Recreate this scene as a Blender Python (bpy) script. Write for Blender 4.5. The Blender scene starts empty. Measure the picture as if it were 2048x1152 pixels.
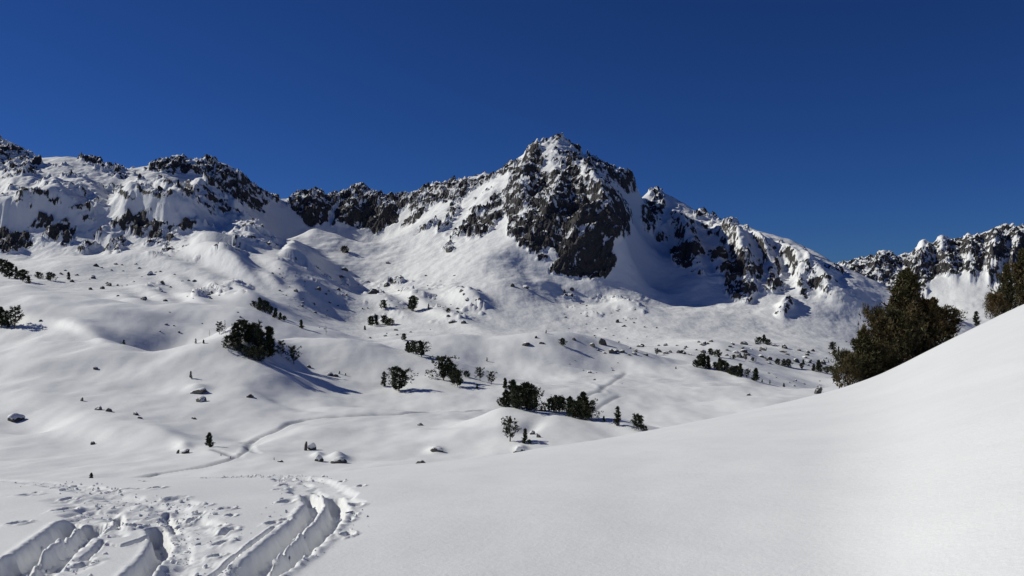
import bpy, bmesh, math, random
import numpy as np
from mathutils import Vector, Matrix

# ------------------------------------------------------------------ camera, sky, sun, exposure
SC = bpy.context.scene
F = 1577.0            # focal length in photograph pixels (2048 wide)
CX, CY = 1024.0, 576.0
cam_data = bpy.data.cameras.new('camera')
cam_data.sensor_width = 36.0
cam_data.lens = 36.0 * F / 2048.0
cam_data.clip_start = 0.2
cam_data.clip_end = 20000
cam = bpy.data.objects.new('camera', cam_data)
SC.collection.objects.link(cam)
cam.location = (0, 0, 0)
cam.rotation_euler = (math.radians(90), 0, 0)
SC.camera = cam

SUN_AZ = math.radians(-73.0)      # to the left of the view direction
SUN_EL = math.radians(32.0)
sun_to = Vector((math.sin(SUN_AZ) * math.cos(SUN_EL), math.cos(SUN_AZ) * math.cos(SUN_EL), math.sin(SUN_EL)))
sun_data = bpy.data.lights.new('sun', 'SUN')
sun_data.energy = 4.05
sun_data.angle = math.radians(0.55)
sun_data.color = (1.0, 0.97, 0.865)
sun = bpy.data.objects.new('sun', sun_data)
SC.collection.objects.link(sun)
sun.rotation_euler = sun_to.to_track_quat('Z', 'Y').to_euler()
sun.location = (-300, 200, 400)

world = bpy.data.worlds.new('World')
SC.world = world
world.use_nodes = True
wn, wl = world.node_tree.nodes, world.node_tree.links
wn.clear()
w_out = wn.new('ShaderNodeOutputWorld')
w_bg = wn.new('ShaderNodeBackground')
w_sky = wn.new('ShaderNodeTexSky')
w_sky.sky_type = 'NISHITA'
w_sky.sun_disc = False
w_sky.sun_elevation = SUN_EL
w_sky.sun_rotation = SUN_AZ
w_sky.altitude = 2300
w_sky.air_density = 1.0
w_sky.dust_density = 0.05
w_sky.ozone_density = 6.0
w_mul = wn.new('ShaderNodeMix')
w_mul.data_type = 'RGBA'
w_mul.blend_type = 'MULTIPLY'
w_mul.inputs['Factor'].default_value = 1.0
w_mul.inputs['B'].default_value = (0.245, 0.465, 0.89, 1)
wl.new(w_sky.outputs[0], w_mul.inputs['A'])
wl.new(w_mul.outputs['Result'], w_bg.inputs['Color'])
wl.new(w_bg.outputs[0], w_out.inputs['Surface'])
w_bg.inputs['Strength'].default_value = 0.05
SC.view_settings.view_transform = 'Standard'
SC.view_settings.look = 'None'
SC.view_settings.gamma = 1
SC.view_settings.use_curve_mapping = False
SC.view_settings.exposure = 0.0

# ------------------------------------------------------------------ numeric helpers
def hash2(ix, iy, iz, seed):
    h = (ix * 374761393 + iy * 668265263 + iz * 2147483647 * 7 + seed * 1274126177) & 0xffffffff
    h = ((h ^ (h >> 13)) * 1274126177) & 0xffffffff
    h = (h ^ (h >> 16)) & 0xffffffff
    return h

def perlin(x, y, seed=0):
    x = np.asarray(x, float); y = np.asarray(y, float)
    x0 = np.floor(x).astype(np.int64); y0 = np.floor(y).astype(np.int64)
    fx = x - x0; fy = y - y0
    u = fx * fx * fx * (fx * (fx * 6 - 15) + 10); v = fy * fy * fy * (fy * (fy * 6 - 15) + 10)
    def g(ix, iy, dx, dy):
        a = (hash2(ix, iy, 0, seed) & 0xffff) * (2 * math.pi / 65536.0)
        return np.cos(a) * dx + np.sin(a) * dy
    a = g(x0, y0, fx, fy); b = g(x0 + 1, y0, fx - 1, fy)
    c = g(x0, y0 + 1, fx, fy - 1); d = g(x0 + 1, y0 + 1, fx - 1, fy - 1)
    return (a + u * (b - a) + v * (c + u * (d - c) - a - u * (b - a))) * 1.5

def fbm(x, y, octaves=4, seed=0, gain=0.5, lac=2.03):
    s = 0; a = 1.0
    for o in range(octaves):
        s = s + a * perlin(x, y, seed + o * 17)
        x = x * lac + 3.7; y = y * lac - 1.9; a *= gain
    return s

def ridged(x, y, octaves=4, seed=0, gain=0.5, lac=2.07):
    s = 0; a = 1.0; t = 0
    for o in range(octaves):
        n = 1 - np.abs(perlin(x, y, seed + o * 31)) * 1.6
        s = s + a * n; t += a
        x = x * lac + 5.1; y = y * lac + 8.3; a *= gain
    return s / t

def facet(x, y, seed=0, power=1.0):
    """cellular blocks: every cell is a tilted flat facet (height, edge distance)"""
    x0 = np.floor(x).astype(np.int64); y0 = np.floor(y).astype(np.int64)
    best = np.full(x.shape, 9.0); second = np.full(x.shape, 9.0); h = np.zeros(x.shape)
    for i in (-1, 0, 1):
        for j in (-1, 0, 1):
            cx, cy = x0 + i, y0 + j
            r = hash2(cx, cy, 0, seed)
            px = cx + (r & 0x3ff) / 1023.0; py = cy + ((r >> 10) & 0x3ff) / 1023.0
            t = ((r >> 20) & 0xff) / 255.0
            an = ((r >> 4) & 0xff) / 255.0 * 2 * math.pi
            dx, dy = x - px, y - py
            d = np.maximum(np.abs(dx * math.cos(.6) + dy * math.sin(.6)), np.abs(-dx * math.sin(.6) + dy * math.cos(.6)))
            v = t + 0.55 * (np.cos(an) * dx + np.sin(an) * dy)
            m = d < best
            second = np.where(m, best, np.minimum(second, d))
            h = np.where(m, v, h); best = np.where(m, d, best)
    return h, second - best

def sstep(a, b, x):
    t = np.clip((x - a) / (b - a), 0, 1)
    return t * t * (3 - 2 * t)

def tps_fit(P, V, smooth=0.0):
    n = len(P)
    d2 = ((P[:, None, :] - P[None, :, :]) ** 2).sum(-1)
    K = 0.5 * d2 * np.log(d2 + 1e-9)
    A = np.zeros((n + 3, n + 3))
    A[:n, :n] = K + np.eye(n) * smooth
    A[:n, n] = 1; A[:n, n + 1:] = P
    A[n, :n] = 1; A[n + 1:, :n] = P.T
    b = np.zeros(n + 3); b[:n] = V
    return P, np.linalg.solve(A, b)

def tps_eval(fit, Q):
    P, w = fit
    n = len(P)
    out = np.empty(len(Q))
    for s in range(0, len(Q), 8000):
        q = Q[s:s + 8000]
        d2 = (q ** 2).sum(1)[:, None] + (P ** 2).sum(1)[None] - 2 * q @ P.T
        np.maximum(d2, 0, out=d2)
        out[s:s + 8000] = (0.5 * d2 * np.log(d2 + 1e-9)) @ w[:n] + w[n] + q @ w[n + 1:]
    return out

def poly_signed(px, py, pts):
    """signed distance to an open polyline; negative = to the right hand / below for left-to-right lines"""
    best = np.full(px.shape, 1e9); sg = np.ones(px.shape)
    for (ax, ay), (bx, by) in zip(pts[:-1], pts[1:]):
        vx, vy = bx - ax, by - ay
        L = vx * vx + vy * vy + 1e-9
        t = np.clip(((px - ax) * vx + (py - ay) * vy) / L, 0, 1)
        dx, dy = px - ax - t * vx, py - ay - t * vy
        d = np.hypot(dx, dy)
        cr = vx * (py - ay) - vy * (px - ax)      # image y points down: >0 is below the line
        m = d < best
        best = np.where(m, d, best); sg = np.where(m, np.where(cr > 0, -1.0, 1.0), sg)
    return best * sg

def poly_along(px, py, pts):
    """signed distance to a polyline and the fraction of its length at the nearest point (unclamped ends give <0 or >1)"""
    lens = [math.hypot(b[0] - a[0], b[1] - a[1]) for a, b in zip(pts[:-1], pts[1:])]
    T = sum(lens); best = np.full(px.shape, 1e9); sg = np.ones(px.shape); fr = np.zeros(px.shape); run = 0
    for ((ax, ay), (bx, by)), ln in zip(zip(pts[:-1], pts[1:]), lens):
        vx, vy = bx - ax, by - ay
        t = np.clip(((px - ax) * vx + (py - ay) * vy) / (ln * ln + 1e-9), 0, 1)
        d = np.hypot(px - ax - t * vx, py - ay - t * vy)
        m = d < best
        best = np.where(m, d, best); sg = np.where(m, np.where(vx * (py - ay) - vy * (px - ax) > 0, -1.0, 1.0), sg)
        fr = np.where(m, (run + t * ln) / T, fr); run += ln
    return best * sg, fr

def poly_inside(px, py, pts):
    """signed distance to a closed polygon, positive inside"""
    best = np.full(px.shape, 1e9); ins = np.zeros(px.shape, bool)
    n = len(pts)
    for i in range(n):
        ax, ay = pts[i]; bx, by = pts[(i + 1) % n]
        vx, vy = bx - ax, by - ay
        L = vx * vx + vy * vy + 1e-9
        t = np.clip(((px - ax) * vx + (py - ay) * vy) / L, 0, 1)
        best = np.minimum(best, np.hypot(px - ax - t * vx, py - ay - t * vy))
        c = ((ay > py) != (by > py)) & (px < vx * (py - ay) / (vy + 1e-12) + ax)
        ins ^= c
    return np.where(ins, best, -best)

# ------------------------------------------------------------------ materials
def new_mat(name):
    m = bpy.data.materials.new(name); m.use_nodes = True
    nt = m.node_tree
    return m, nt.nodes, nt.links, nt.nodes['Principled BSDF']

def mix(n, l, fac, a, b, typ='MIX'):
    x = n.new('ShaderNodeMix'); x.data_type = 'RGBA'; x.blend_type = typ
    for sock, v in (('Factor', fac), ('A', a), ('B', b)):
        if isinstance(v, (int, float)): x.inputs[sock].default_value = v
        elif isinstance(v, tuple): x.inputs[sock].default_value = v
        else: l.new(v, x.inputs[sock])
    return x.outputs['Result']

def noise(n, l, coord, scale, detail=4, rough=0.55, vscale=None, rot=(0, 0, 0)):
    if vscale:
        mp = n.new('ShaderNodeMapping'); mp.inputs['Scale'].default_value = vscale; mp.inputs['Rotation'].default_value = rot
        l.new(coord, mp.inputs['Vector']); coord = mp.outputs[0]
    t = n.new('ShaderNodeTexNoise'); t.inputs['Scale'].default_value = scale
    t.inputs['Detail'].default_value = detail; t.inputs['Roughness'].default_value = rough
    l.new(coord, t.inputs['Vector'])
    return t.outputs['Fac']

def ramp(n, l, src, stops):
    r = n.new('ShaderNodeValToRGB'); cr = r.color_ramp
    while len(cr.elements) < len(stops): cr.elements.new(0.5)
    for e, (p, c) in zip(cr.elements, stops):
        e.position = p; e.color = c if len(c) == 4 else (*c, 1)
    l.new(src, r.inputs[0])
    return r.outputs[0]

def math_node(n, l, op, a, b=None, clamp=False):
    x = n.new('ShaderNodeMath'); x.operation = op; x.use_clamp = clamp
    for i, v in enumerate((a, b)):
        if v is None: continue
        if isinstance(v, (int, float)): x.inputs[i].default_value = v
        else: l.new(v, x.inputs[i])
    return x.outputs[0]

def bump(n, l, h, strength, dist, prev=None):
    b = n.new('ShaderNodeBump'); b.inputs['Strength'].default_value = strength
    b.inputs['Distance'].default_value = dist
    l.new(h, b.inputs['Height'])
    if prev is not None: l.new(prev, b.inputs['Normal'])
    return b.outputs[0]

SNOW_A, SNOW_B = (0.70, 0.715, 0.73, 1), (0.76, 0.765, 0.765, 1)

def snow_material(name, fine, fine_d, broad, broad_d, stretch=(1, 1, 1), packed_shade=False):
    m, n, l, p = new_mat(name)
    geo = n.new('ShaderNodeNewGeometry')
    P = geo.outputs['Position']
    nb = noise(n, l, P, broad, 4, 0.5, stretch)
    nf = noise(n, l, P, fine, 5, 0.6)
    col = mix(n, l, nb, SNOW_A, SNOW_B)
    if packed_shade:      # ski tracks: pressed snow, with groove shade painted into its darker colour
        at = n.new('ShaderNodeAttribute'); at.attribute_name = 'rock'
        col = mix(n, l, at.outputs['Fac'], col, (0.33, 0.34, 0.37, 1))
    l.new(col, p.inputs['Base Color'])
    p.inputs['Roughness'].default_value = 0.62
    p.inputs['Specular IOR Level'].default_value = 0.25
    b1 = bump(n, l, nb, 0.6, broad_d)
    nm_ = noise(n, l, P, fine * 0.16, 4, 0.6, (0.7, 1.5, 1))
    b1 = bump(n, l, nm_, 0.5, fine_d * 3.0, b1)
    b2 = bump(n, l, nf, 0.6, fine_d * 1.3, b1)
    l.new(b2, p.inputs['Normal'])
    return m

def mountain_material():
    m, n, l, p = new_mat('snow_and_rock')
    geo = n.new('ShaderNodeNewGeometry'); P = geo.outputs['Position']
    at = n.new('ShaderNodeAttribute'); at.attribute_name = 'rock'
    n1 = noise(n, l, P, 0.13, 6, 0.60, (1.3, 1, 0.85), (0.2, 0.75, 0))
    n2 = noise(n, l, P, 0.9, 4, 0.65)
    n3 = noise(n, l, P, 0.05, 4, 0.55)
    s = math_node(n, l, 'SUBTRACT', n1, 0.5)
    s = math_node(n, l, 'MULTIPLY', s, 1.9)
    s = math_node(n, l, 'ADD', s, at.outputs['Fac'])
    fac = math_node(n, l, 'SUBTRACT', s, 0.46)
    fac = math_node(n, l, 'MULTIPLY', fac, 9.0, True)
    rk = ramp(n, l, n2, [(0.3, (0.024, 0.024, 0.027)), (0.52, (0.055, 0.053, 0.055)), (0.75, (0.135, 0.128, 0.125))])
    rk = mix(n, l, math_node(n, l, 'MULTIPLY', n3, 0.55), rk, (0.055, 0.046, 0.041, 1))
    sn = mix(n, l, n3, SNOW_A, SNOW_B)
    l.new(mix(n, l, fac, sn, rk), p.inputs['Base Color'])
    p.inputs['Roughness'].default_value = 0.75
    p.inputs['Specular IOR Level'].default_value = 0.2
    hb = math_node(n, l, 'MULTIPLY', n2, fac)
    b0 = bump(n, l, n3, 0.35, 5.0)
    nw = noise(n, l, P, 0.12, 5, 0.6, (1.6, .6, 1))
    b0 = bump(n, l, nw, 0.22, 1.2, b0)
    b1 = bump(n, l, hb, 0.9, 1.6, b0)
    l.new(b1, p.inputs['Normal'])
    return m

M_FG = snow_material('fresh_snow', 22.0, 0.006, 0.35, 0.10)
M_VALLEY = snow_material('valley_snow', 0.9, 0.05, 0.05, 0.9, (1, 1.6, 1), True)
M_MOUNT = mountain_material()

COL = SC.collection
def link(o, parent=None, label=None, cat=None, group=None, kind=None):
    COL.objects.link(o)
    if parent is not None: o.parent = parent
    if label: o['label'] = label
    if cat: o['category'] = cat
    if group: o['group'] = group
    if kind: o['kind'] = kind
    return o

def grid_mesh(name, X, Y, Z, mat, attr=None, sharp=None):
    r, c = X.shape
    me = bpy.data.meshes.new(name)
    co = np.stack([X, Y, Z], -1).reshape(-1, 3).astype(np.float32)
    idx = np.arange(r * c, dtype=np.int32).reshape(r, c)
    q = np.stack([idx[:-1, :-1], idx[:-1, 1:], idx[1:, 1:], idx[1:, :-1]], -1).reshape(-1, 4)
    me.vertices.add(len(co)); me.vertices.foreach_set('co', co.ravel())
    me.loops.add(q.size); me.loops.foreach_set('vertex_index', q.ravel())
    me.polygons.add(len(q))
    me.polygons.foreach_set('loop_start', np.arange(0, q.size, 4, dtype=np.int32))
    me.update(calc_edges=True)
    sm = np.ones(len(q), bool)
    if sharp is not None:
        a = attr.ravel()[q].mean(1)
        sm = a < sharp
    me.polygons.foreach_set('use_smooth', sm)
    if attr is not None:
        at = me.attributes.new('rock', 'FLOAT', 'POINT')
        at.data.foreach_set('value', attr.ravel().astype(np.float32))
    me.materials.append(mat)
    me.validate()
    return bpy.data.objects.new(name, me)
# ------------------------------------------------------------------ valley and mountains: one height field z(x, y)
KV = 1500.0
L, R = -900, 2900
def C(y, *pts, dx=70):
    """control curve: (px, py[, Y]) knots, sampled every dx"""
    out = []
    k = [(p[0], p[1], p[2] if len(p) > 2 else y) for p in pts]
    for a, b in zip(k[:-1], k[1:]):
        n = max(1, int(round((b[0] - a[0]) / dx)))
        for i in range(n):
            t = i / n
            out.append(tuple(a[j] + (b[j] - a[j]) * t for j in range(3)))
    out.append(k[-1])
    return out
ctrl = []
ctrl += C(45, (L, 1300), (R, 1300), dx=200)
ctrl += C(80, (L, 985), (0, 966), (300, 962), (640, 948), (900, 932), (1200, 905), (1500, 900), (R, 900), dx=120)
ctrl += C(100, (L, 930), (0, 922), (200, 922), (420, 913), (500, 905), (640, 912), (800, 912), (900, 910), (1020, 902), (1100, 900), (1250, 888), (1500, 880), (R, 880), dx=90)
ctrl += C(125, (L, 870), (0, 866), (420, 868), (480, 878), (520, 866), (640, 852), (800, 858), (900, 850), (960, 826), (1000, 814), (1060, 820), (1200, 842), (1290, 860), (1400, 870), (1700, 870), (R, 850), dx=60)
ctrl += C(150, (L, 812), (0, 808), (300, 805), (500, 812), (570, 818), (700, 822), (900, 826), (960, 832), (1100, 842), (1200, 852), (1300, 852), (1400, 845), (1600, 832), (2048, 800), (R, 800))
ctrl += C(182, (L, 738), (0, 738), (250, 742), (400, 735), (470, 725), (520, 728), (600, 764), (700, 780), (800, 778), (900, 780), (980, 785), (1100, 800), (1250, 805), (1400, 802), (1600, 792), (2048, 762), (R, 760))
ctrl += C(205, (L, 690), (0, 693), (120, 684), (240, 685), (340, 698), (400, 684), (440, 666), (475, 654), (510, 664), (560, 705), (620, 740), (700, 752), (860, 758), (950, 764), (1000, 772), (1100, 782), (1250, 785), (1400, 782), (R, 760), dx=50)
ctrl += C(232, (L, 690), (0, 692), (120, 686), (240, 694), (340, 704), (400, 698), (460, 684), (520, 682), (565, 682), (650, 679), (700, 684), (740, 699), (800, 712), (870, 722), (950, 746), (1000, 762), (1100, 768), (1400, 768), (1600, 780), (R, 770), dx=50)
ctrl += C(262, (L, 655), (0, 652), (120, 648), (240, 652), (340, 672), (440, 668), (520, 668), (600, 690), (700, 698), (800, 712), (870, 725), (1000, 745), (1200, 748), (1300, 748), (1400, 756), (1500, 768), (1600, 778), (1700, 785), (R, 780))
ctrl += C(300, (L, 600), (0, 603), (60, 592), (100, 592), (200, 602), (300, 611), (400, 612), (500, 612), (560, 633), (600, 650), (650, 668), (700, 684), (740, 692), (800, 685), (850, 674), (900, 671), (980, 680), (1040, 667), (1090, 665), (1150, 678), (1200, 698), (1300, 720), (1370, 734), (1400, 728), (1440, 730), (1500, 752), (1560, 772), (1640, 790), (1700, 798), (2048, 800), (R, 800), dx=45)
ctrl += C(350, (L, 608), (0, 612), (100, 604), (200, 608), (300, 616), (400, 618), (500, 622), (560, 645), (620, 668), (700, 692), (800, 694), (900, 690), (1000, 692), (1100, 690), (1200, 702), (1300, 712), (1400, 730), (1500, 742), (1600, 762), (1700, 770), (R, 770))
ctrl += C(450, (L, 565), (0, 572), (50, 568), (100, 580), (200, 585), (300, 600), (400, 598), (500, 603), (600, 635), (700, 672), (800, 674), (900, 674), (1000, 680), (1100, 680), (1200, 690), (1300, 694), (1400, 690), (1500, 698), (1560, 706), (1650, 735), (1700, 742), (2048, 745), (R, 745))
ctrl += C(550, (L, 530), (0, 542), (100, 545), (200, 553), (300, 563), (400, 568), (500, 573), (600, 592), (660, 625), (720, 648), (800, 642), (900, 640), (1000, 648), (1100, 660), (1200, 668), (1300, 667), (1400, 672), (1500, 676), (1600, 684), (1700, 698), (1800, 712), (R, 715))
ctrl += C(650, (L, 510), (0, 522), (100, 520), (200, 512), (300, 507), (420, 494), (500, 502), (600, 524), (640, 548), (700, 585, 715), (800, 560, 725), (900, 555, 700), (1000, 565, 665), (1050, 585), (1100, 605), (1200, 612), (1300, 615), (1400, 623), (1500, 632), (1600, 638), (1700, 654), (1800, 675), (R, 675))
ctrl += C(700, (L, 500), (0, 512), (60, 512), (110, 502), (200, 507), (300, 492), (400, 484))
ctrl += C(740, (L, 445), (0, 452), (100, 432), (200, 430), (300, 425), (400, 440), (450, 466))
ctrl += C(735, (500, 480), (560, 482), (620, 502), (700, 520, 790), (800, 506, 806), (900, 490, 780), (1000, 490, 738))
ctrl += C(715, (1000, 505), (1050, 520), (1100, 552, 700), (1160, 566, 697), (1230, 567, 700), (1300, 575, 728), (1400, 603, 697), (1500, 612, 680), (1600, 610, 676), (1700, 644, 662))
ctrl += C(830, (L, 390), (0, 384), (100, 372), (200, 386), (300, 392), (400, 404), (440, 432))
sky = C(0, (L, 330, 1000), (-100, 280, 1050), (0, 290, 1050), (60, 313, 1030), (90, 326, 980), (165, 318, 930), (240, 338, 930), (300, 331, 930), (350, 325, 930), (415, 333, 930), (480, 358, 940), (560, 403, 985), (600, 392, 1020), (640, 385, 1030), (675, 398, 1030), (700, 384, 1030), (760, 380, 1030), (815, 397, 1000), (860, 378, 997), (940, 354, 980), (1040, 328, 950), (1070, 294, 905), (1110, 278, 900), (1135, 281, 896), (1155, 306, 892), (1200, 320, 890), (1240, 342, 888), (1268, 362, 888), (1292, 385, 960), (1330, 399, 1020), (1400, 427, 968), (1500, 457, 901), (1600, 492, 834), (1700, 537, 763), (1760, 577, 712), (1850, 620, 690), (2048, 690, 690), (R, 720, 690), dx=45)
ctrl += sky
ctrl += [(p, q + 75, y * 1.09) for p, q, y in sky if p < 1750]
ctrl += [(p, min(q + 170, 640), y * 1.2) for p, q, y in sky if p < 1750]
ctrl += C(870, (455, 455, 875), (520, 478, 915), (560, 484, 935), (640, 478, 965), (700, 474, 970), (770, 472, 968), (815, 457, 950))
ctrl += [(500, 430, 925)]
ctrl += [(605, 470, 850), (625, 460, 850), (660, 466, 845), (700, 478, 838), (745, 488, 867), (790, 472, 885)]
ctrl += [(560, 492, 800), (520, 486, 790), (470, 474, 780), (620, 488, 815)]
ctrl += [(900, 425, 878), (850, 455, 857), (950, 395, 900), (1000, 400, 858), (985, 450, 790), (930, 455, 818), (1050, 400, 815), (1060, 460, 742),
         (1110, 340, 840), (1110, 400, 782), (1120, 480, 726), (1180, 340, 840), (1180, 400, 770), (1180, 480, 718), (1235, 400, 795), (1245, 470, 735), (1240, 530, 707),
         (1285, 420, 900), (1292, 480, 838), (1300, 530, 775), (1270, 545, 745), (1345, 470, 875), (1375, 520, 787), (1400, 560, 728),
         (1450, 500, 820), (1450, 550, 742), (1550, 540, 756), (1550, 580, 702), (1650, 590, 690), (1700, 600, 680)]
ctrl += C(1080, (1760, 640), (1900, 660), (R, 660), dx=150)
ctrl += C(1200, (1420, 640), (1700, 640), (1800, 640), (1900, 636), (2048, 628), (R, 620), dx=100)
ctrl += C(1370, (L, 640), (1300, 640), (1650, 598), (1750, 598), (1850, 592), (1950, 560), (2048, 545), (R, 530), dx=100)
ctrl += C(1500, (L, 600), (1400, 600), (1640, 545), (1700, 522), (1740, 521), (1790, 517), (1830, 510), (1860, 498), (1900, 492), (1960, 477), (2000, 457), (2048, 457), (2200, 432), (2400, 440), (R, 460), dx=60)
ctrl += C(1750, (L, 640), (R, 620), dx=200)
ctrl += C(2300, (L, 650), (R, 640), dx=250)

CT = np.array(ctrl)
P = np.stack([CT[:, 0], np.log(CT[:, 2]) * KV], 1)
fit = tps_fit(P, CT[:, 1], 60.0)

def axis(segs):
    out = []
    for a, b, n in segs: out += list(np.linspace(a, b, n, endpoint=False))
    out.append(segs[-1][1])
    return np.array(out)
PXA = axis([(L, -120, 60), (-120, 2170, 916), (2170, R, 60)])
VA = axis([(math.log(46), math.log(450), 335), (math.log(450), math.log(650), 60), (math.log(650), math.log(1060), 370),
           (math.log(1060), math.log(1390), 34), (math.log(1390), math.log(1540), 80), (math.log(1540), math.log(2250), 18)])
cpx = np.arange(L, R + 1, 10.0)
cv = np.linspace(VA[0], VA[-1], 420)
Q = np.stack(np.meshgrid(cpx, cv * KV), -1).reshape(-1, 2)
base = tps_eval(fit, Q).reshape(len(cv), len(cpx))

def resample(A, src, dst, ax):
    """Catmull-Rom along one axis of a regular grid"""
    h = src[1] - src[0]
    t = np.clip((dst - src[0]) / h, 0, len(src) - 1.000001)
    i = np.floor(t).astype(int); f = t - i
    n = len(src)
    g = lambda k: np.take(A, np.clip(i + k, 0, n - 1), axis=ax)
    sh = [1, 1]; sh[ax] = -1
    f = f.reshape(sh)
    p0, p1, p2, p3 = g(-1), g(0), g(1), g(2)
    return p1 + 0.5 * f * (p2 - p0 + f * (2 * p0 - 5 * p1 + 4 * p2 - p3 + f * (3 * (p1 - p2) + p3 - p0)))
PYB = resample(resample(base, cv, VA, 0), cpx, PXA, 1)
PXG, VG = np.meshgrid(PXA, VA)
YG = np.exp(VG)
XG = (PXG - CX) / F * YG
ZG = (CY - PYB) / F * YG

SKX = np.array([p[0] for p in sky]); SKP = np.array([p[1] for p in sky])
def stroke(pts, amp, wa, wb, y0=0, y1=9999, jag=0.0, seed=0):
    """raise a ridge (amp in metres) along an outline; wa = width above/left of it, wb = width below/right"""
    global ZG
    a = np.array(pts); pad = 3 * max(wa, wb)
    c0, c1 = np.searchsorted(PXA, [a[:, 0].min() - pad, a[:, 0].max() + pad])
    r0, r1 = np.searchsorted(VA, [math.log(max(y0, 40)), math.log(y1)])
    if c1 <= c0: return
    s = (slice(r0, r1), slice(c0, c1))
    px, py = PXG[s], PYB[s]
    if jag:
        px = px + jag * fbm(XG[s] / 14, YG[s] / 14, 3, seed + 5); py = py + jag * fbm(XG[s] / 14 + 40, YG[s] / 14, 3, seed + 9)
    d, fr = poly_along(px, py, pts)
    low = .05 + .95 * sstep(4, 65, PYB[s] - np.interp(PXG[s], SKX, SKP)) if y0 < 1200 else 1.0
    ZG[s] += amp * low * sstep(0, .22, fr) * sstep(1, .55, fr) * np.where(d > 0, np.exp(-(d / wa) ** 2), np.exp(-(d / wb) ** 2))

# --- rolling snow of the valley and lumps
amp = sstep(60, 200, YG)
ZG += amp * 1.5 * fbm(XG / 60, YG / 90, 3, 3) * sstep(900, 300, YG)
ZG += 0.7 * fbm(XG / 26, YG / 34, 2, 5) * sstep(90, 160, YG) * sstep(650, 400, YG)
ZG += 0.30 * fbm(XG / 11, YG / 16, 3, 8) * sstep(700, 200, YG)
ZG += sstep(500, 800, YG) * 3.2 * fbm(XG / 70, YG / 90, 4, 13)
def mound(px, py, ru, ra, rb, ang, amp, y0=60, y1=760):
    """smooth elliptical swell seen at a photograph pixel; ru along the crest, ra / rb across it (up-left / down-right), ang = crest angle, clockwise"""
    global ZG
    pad = 3 * max(ru, ra, rb)
    c0, c1 = np.searchsorted(PXA, [px - pad, px + pad]); r0, r1 = np.searchsorted(VA, [math.log(y0), math.log(y1)])
    s = (slice(r0, r1), slice(c0, c1))
    t = math.radians(ang); dx = PXG[s] - px; dy = PYB[s] - py
    u = (dx * math.cos(t) + dy * math.sin(t)) / ru; v = -dx * math.sin(t) + dy * math.cos(t)
    v = np.where(v < 0, v / ra, v / rb)
    ZG[s] += amp * (1.5 if y1 < 400 else 1.0) * np.exp(-u * u - v * v)
for q in ((230, 874, 110, 34, 11, 4, 1.5, 85, 150), (55, 850, 70, 20, 12, 2, -0.9, 100, 150), (330, 880, 70, 20, 9, 12, .5, 85, 150),
          (340, 690, 90, 24, 14, -12, -1.6, 190, 290), (400, 712, 70, 30, 14, -15, .9, 150, 230), (800, 800, 170, 26, 12, 2, -1.0, 140, 200), (700, 868, 120, 14, 10, 0, -.5, 100, 150),
          (1062, 850, 12, 26, 26, 70, -.5, 100, 140), (1240, 856, 60, 26, 9, 18, .7, 100, 140), (367, 900, 17, 7, 4, 0, .45, 85, 130), (395, 779, 26, 9, 5, 0, .8, 120, 200),
          (676, 919, 20, 9, 4, 0, .65, 80, 130), (871, 899, 16, 7, 3.5, 0, .45, 80, 130), (1042, 900, 12, 7, 3, 0, .35, 80, 125), (636, 914, 12, 7, 4, 0, .4, 80, 130),
          (1190, 690, 120, 26, 10, 22, 2.0, 260, 340), (300, 694, 70, 16, 10, 4, -.9, 200, 290), (165, 668, 60, 26, 8, 20, 1.3, 180, 290), (670, 674, 90, 20, 8, 16, 1.4, 250, 340),
          (100, 735, 150, 26, 14, -4, .9, 150, 215), (560, 790, 80, 26, 12, 20, -.8, 150, 205), (250, 770, 120, 20, 14, 6, -.7, 150, 205), (60, 800, 70, 16, 9, 0, .7, 130, 180),
          (620, 760, 110, 20, 12, 8, .8, 170, 230), (900, 745, 120, 16, 12, 8, .7, 190, 250), (880, 700, 130, 20, 14, 4, .8, 235, 300), (1300, 770, 150, 16, 10, 5, .6, 200, 300),
          (1480, 760, 60, 20, 12, 25, .9, 240, 330), (1170, 730, 90, 12, 10, 8, -.8, 270, 350), (60, 640, 90, 20, 10, 10, 1.4, 220, 300), (200, 625, 120, 16, 10, 4, 1.2, 260, 330),
          (430, 640, 110, 14, 10, 6, -1.4, 270, 330), (520, 880, 60, 12, 8, -20, -.4, 95, 130), (930, 868, 80, 16, 9, -8, .5, 95, 130), (1500, 800, 150, 14, 10, 3, -.7, 180, 300)):
    mound(*q)
for q in ((300, 590, 44, 22, 8, 18, 4), (352, 566, 44, 22, 8, 20, 4), (420, 575, 54, 26, 9, 24, 5), (480, 590, 36, 16, 8, 24, 4), (250, 600, 40, 16, 7, 12, 3), (380, 598, 34, 14, 6, 18, 3),
          (470, 545, 60, 26, 12, 28, 8), (430, 522, 60, 26, 12, 25, 8), (560, 545, 40, 20, 10, 30, 7), (545, 572, 26, 14, 7, 25, 5), (600, 600, 26, 14, 7, 20, 4), (520, 610, 60, 12, 6, 12, 3),
          (772, 612, 40, 20, 8, 22, 5), (830, 602, 40, 22, 9, 25, 5), (940, 606, 42, 18, 10, 14, 11), (905, 640, 60, 16, 9, 20, 4), (1090, 578, 24, 12, 6, 20, 4), (1250, 614, 40, 14, 7, 12, 5),
          (1020, 560, 26, 60, 60, 100, 3), (1180, 590, 80, 26, 14, 6, 5), (150, 540, 70, 20, 8, 4, 4), (260, 520, 70, 16, 8, 4, 4), (340, 535, 60, 16, 7, 14, 4), (620, 575, 50, 16, 8, 20, 4), (1450, 700, 90, 14, 8, 8, 3)):
    mound(*q, 380, 760)

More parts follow.
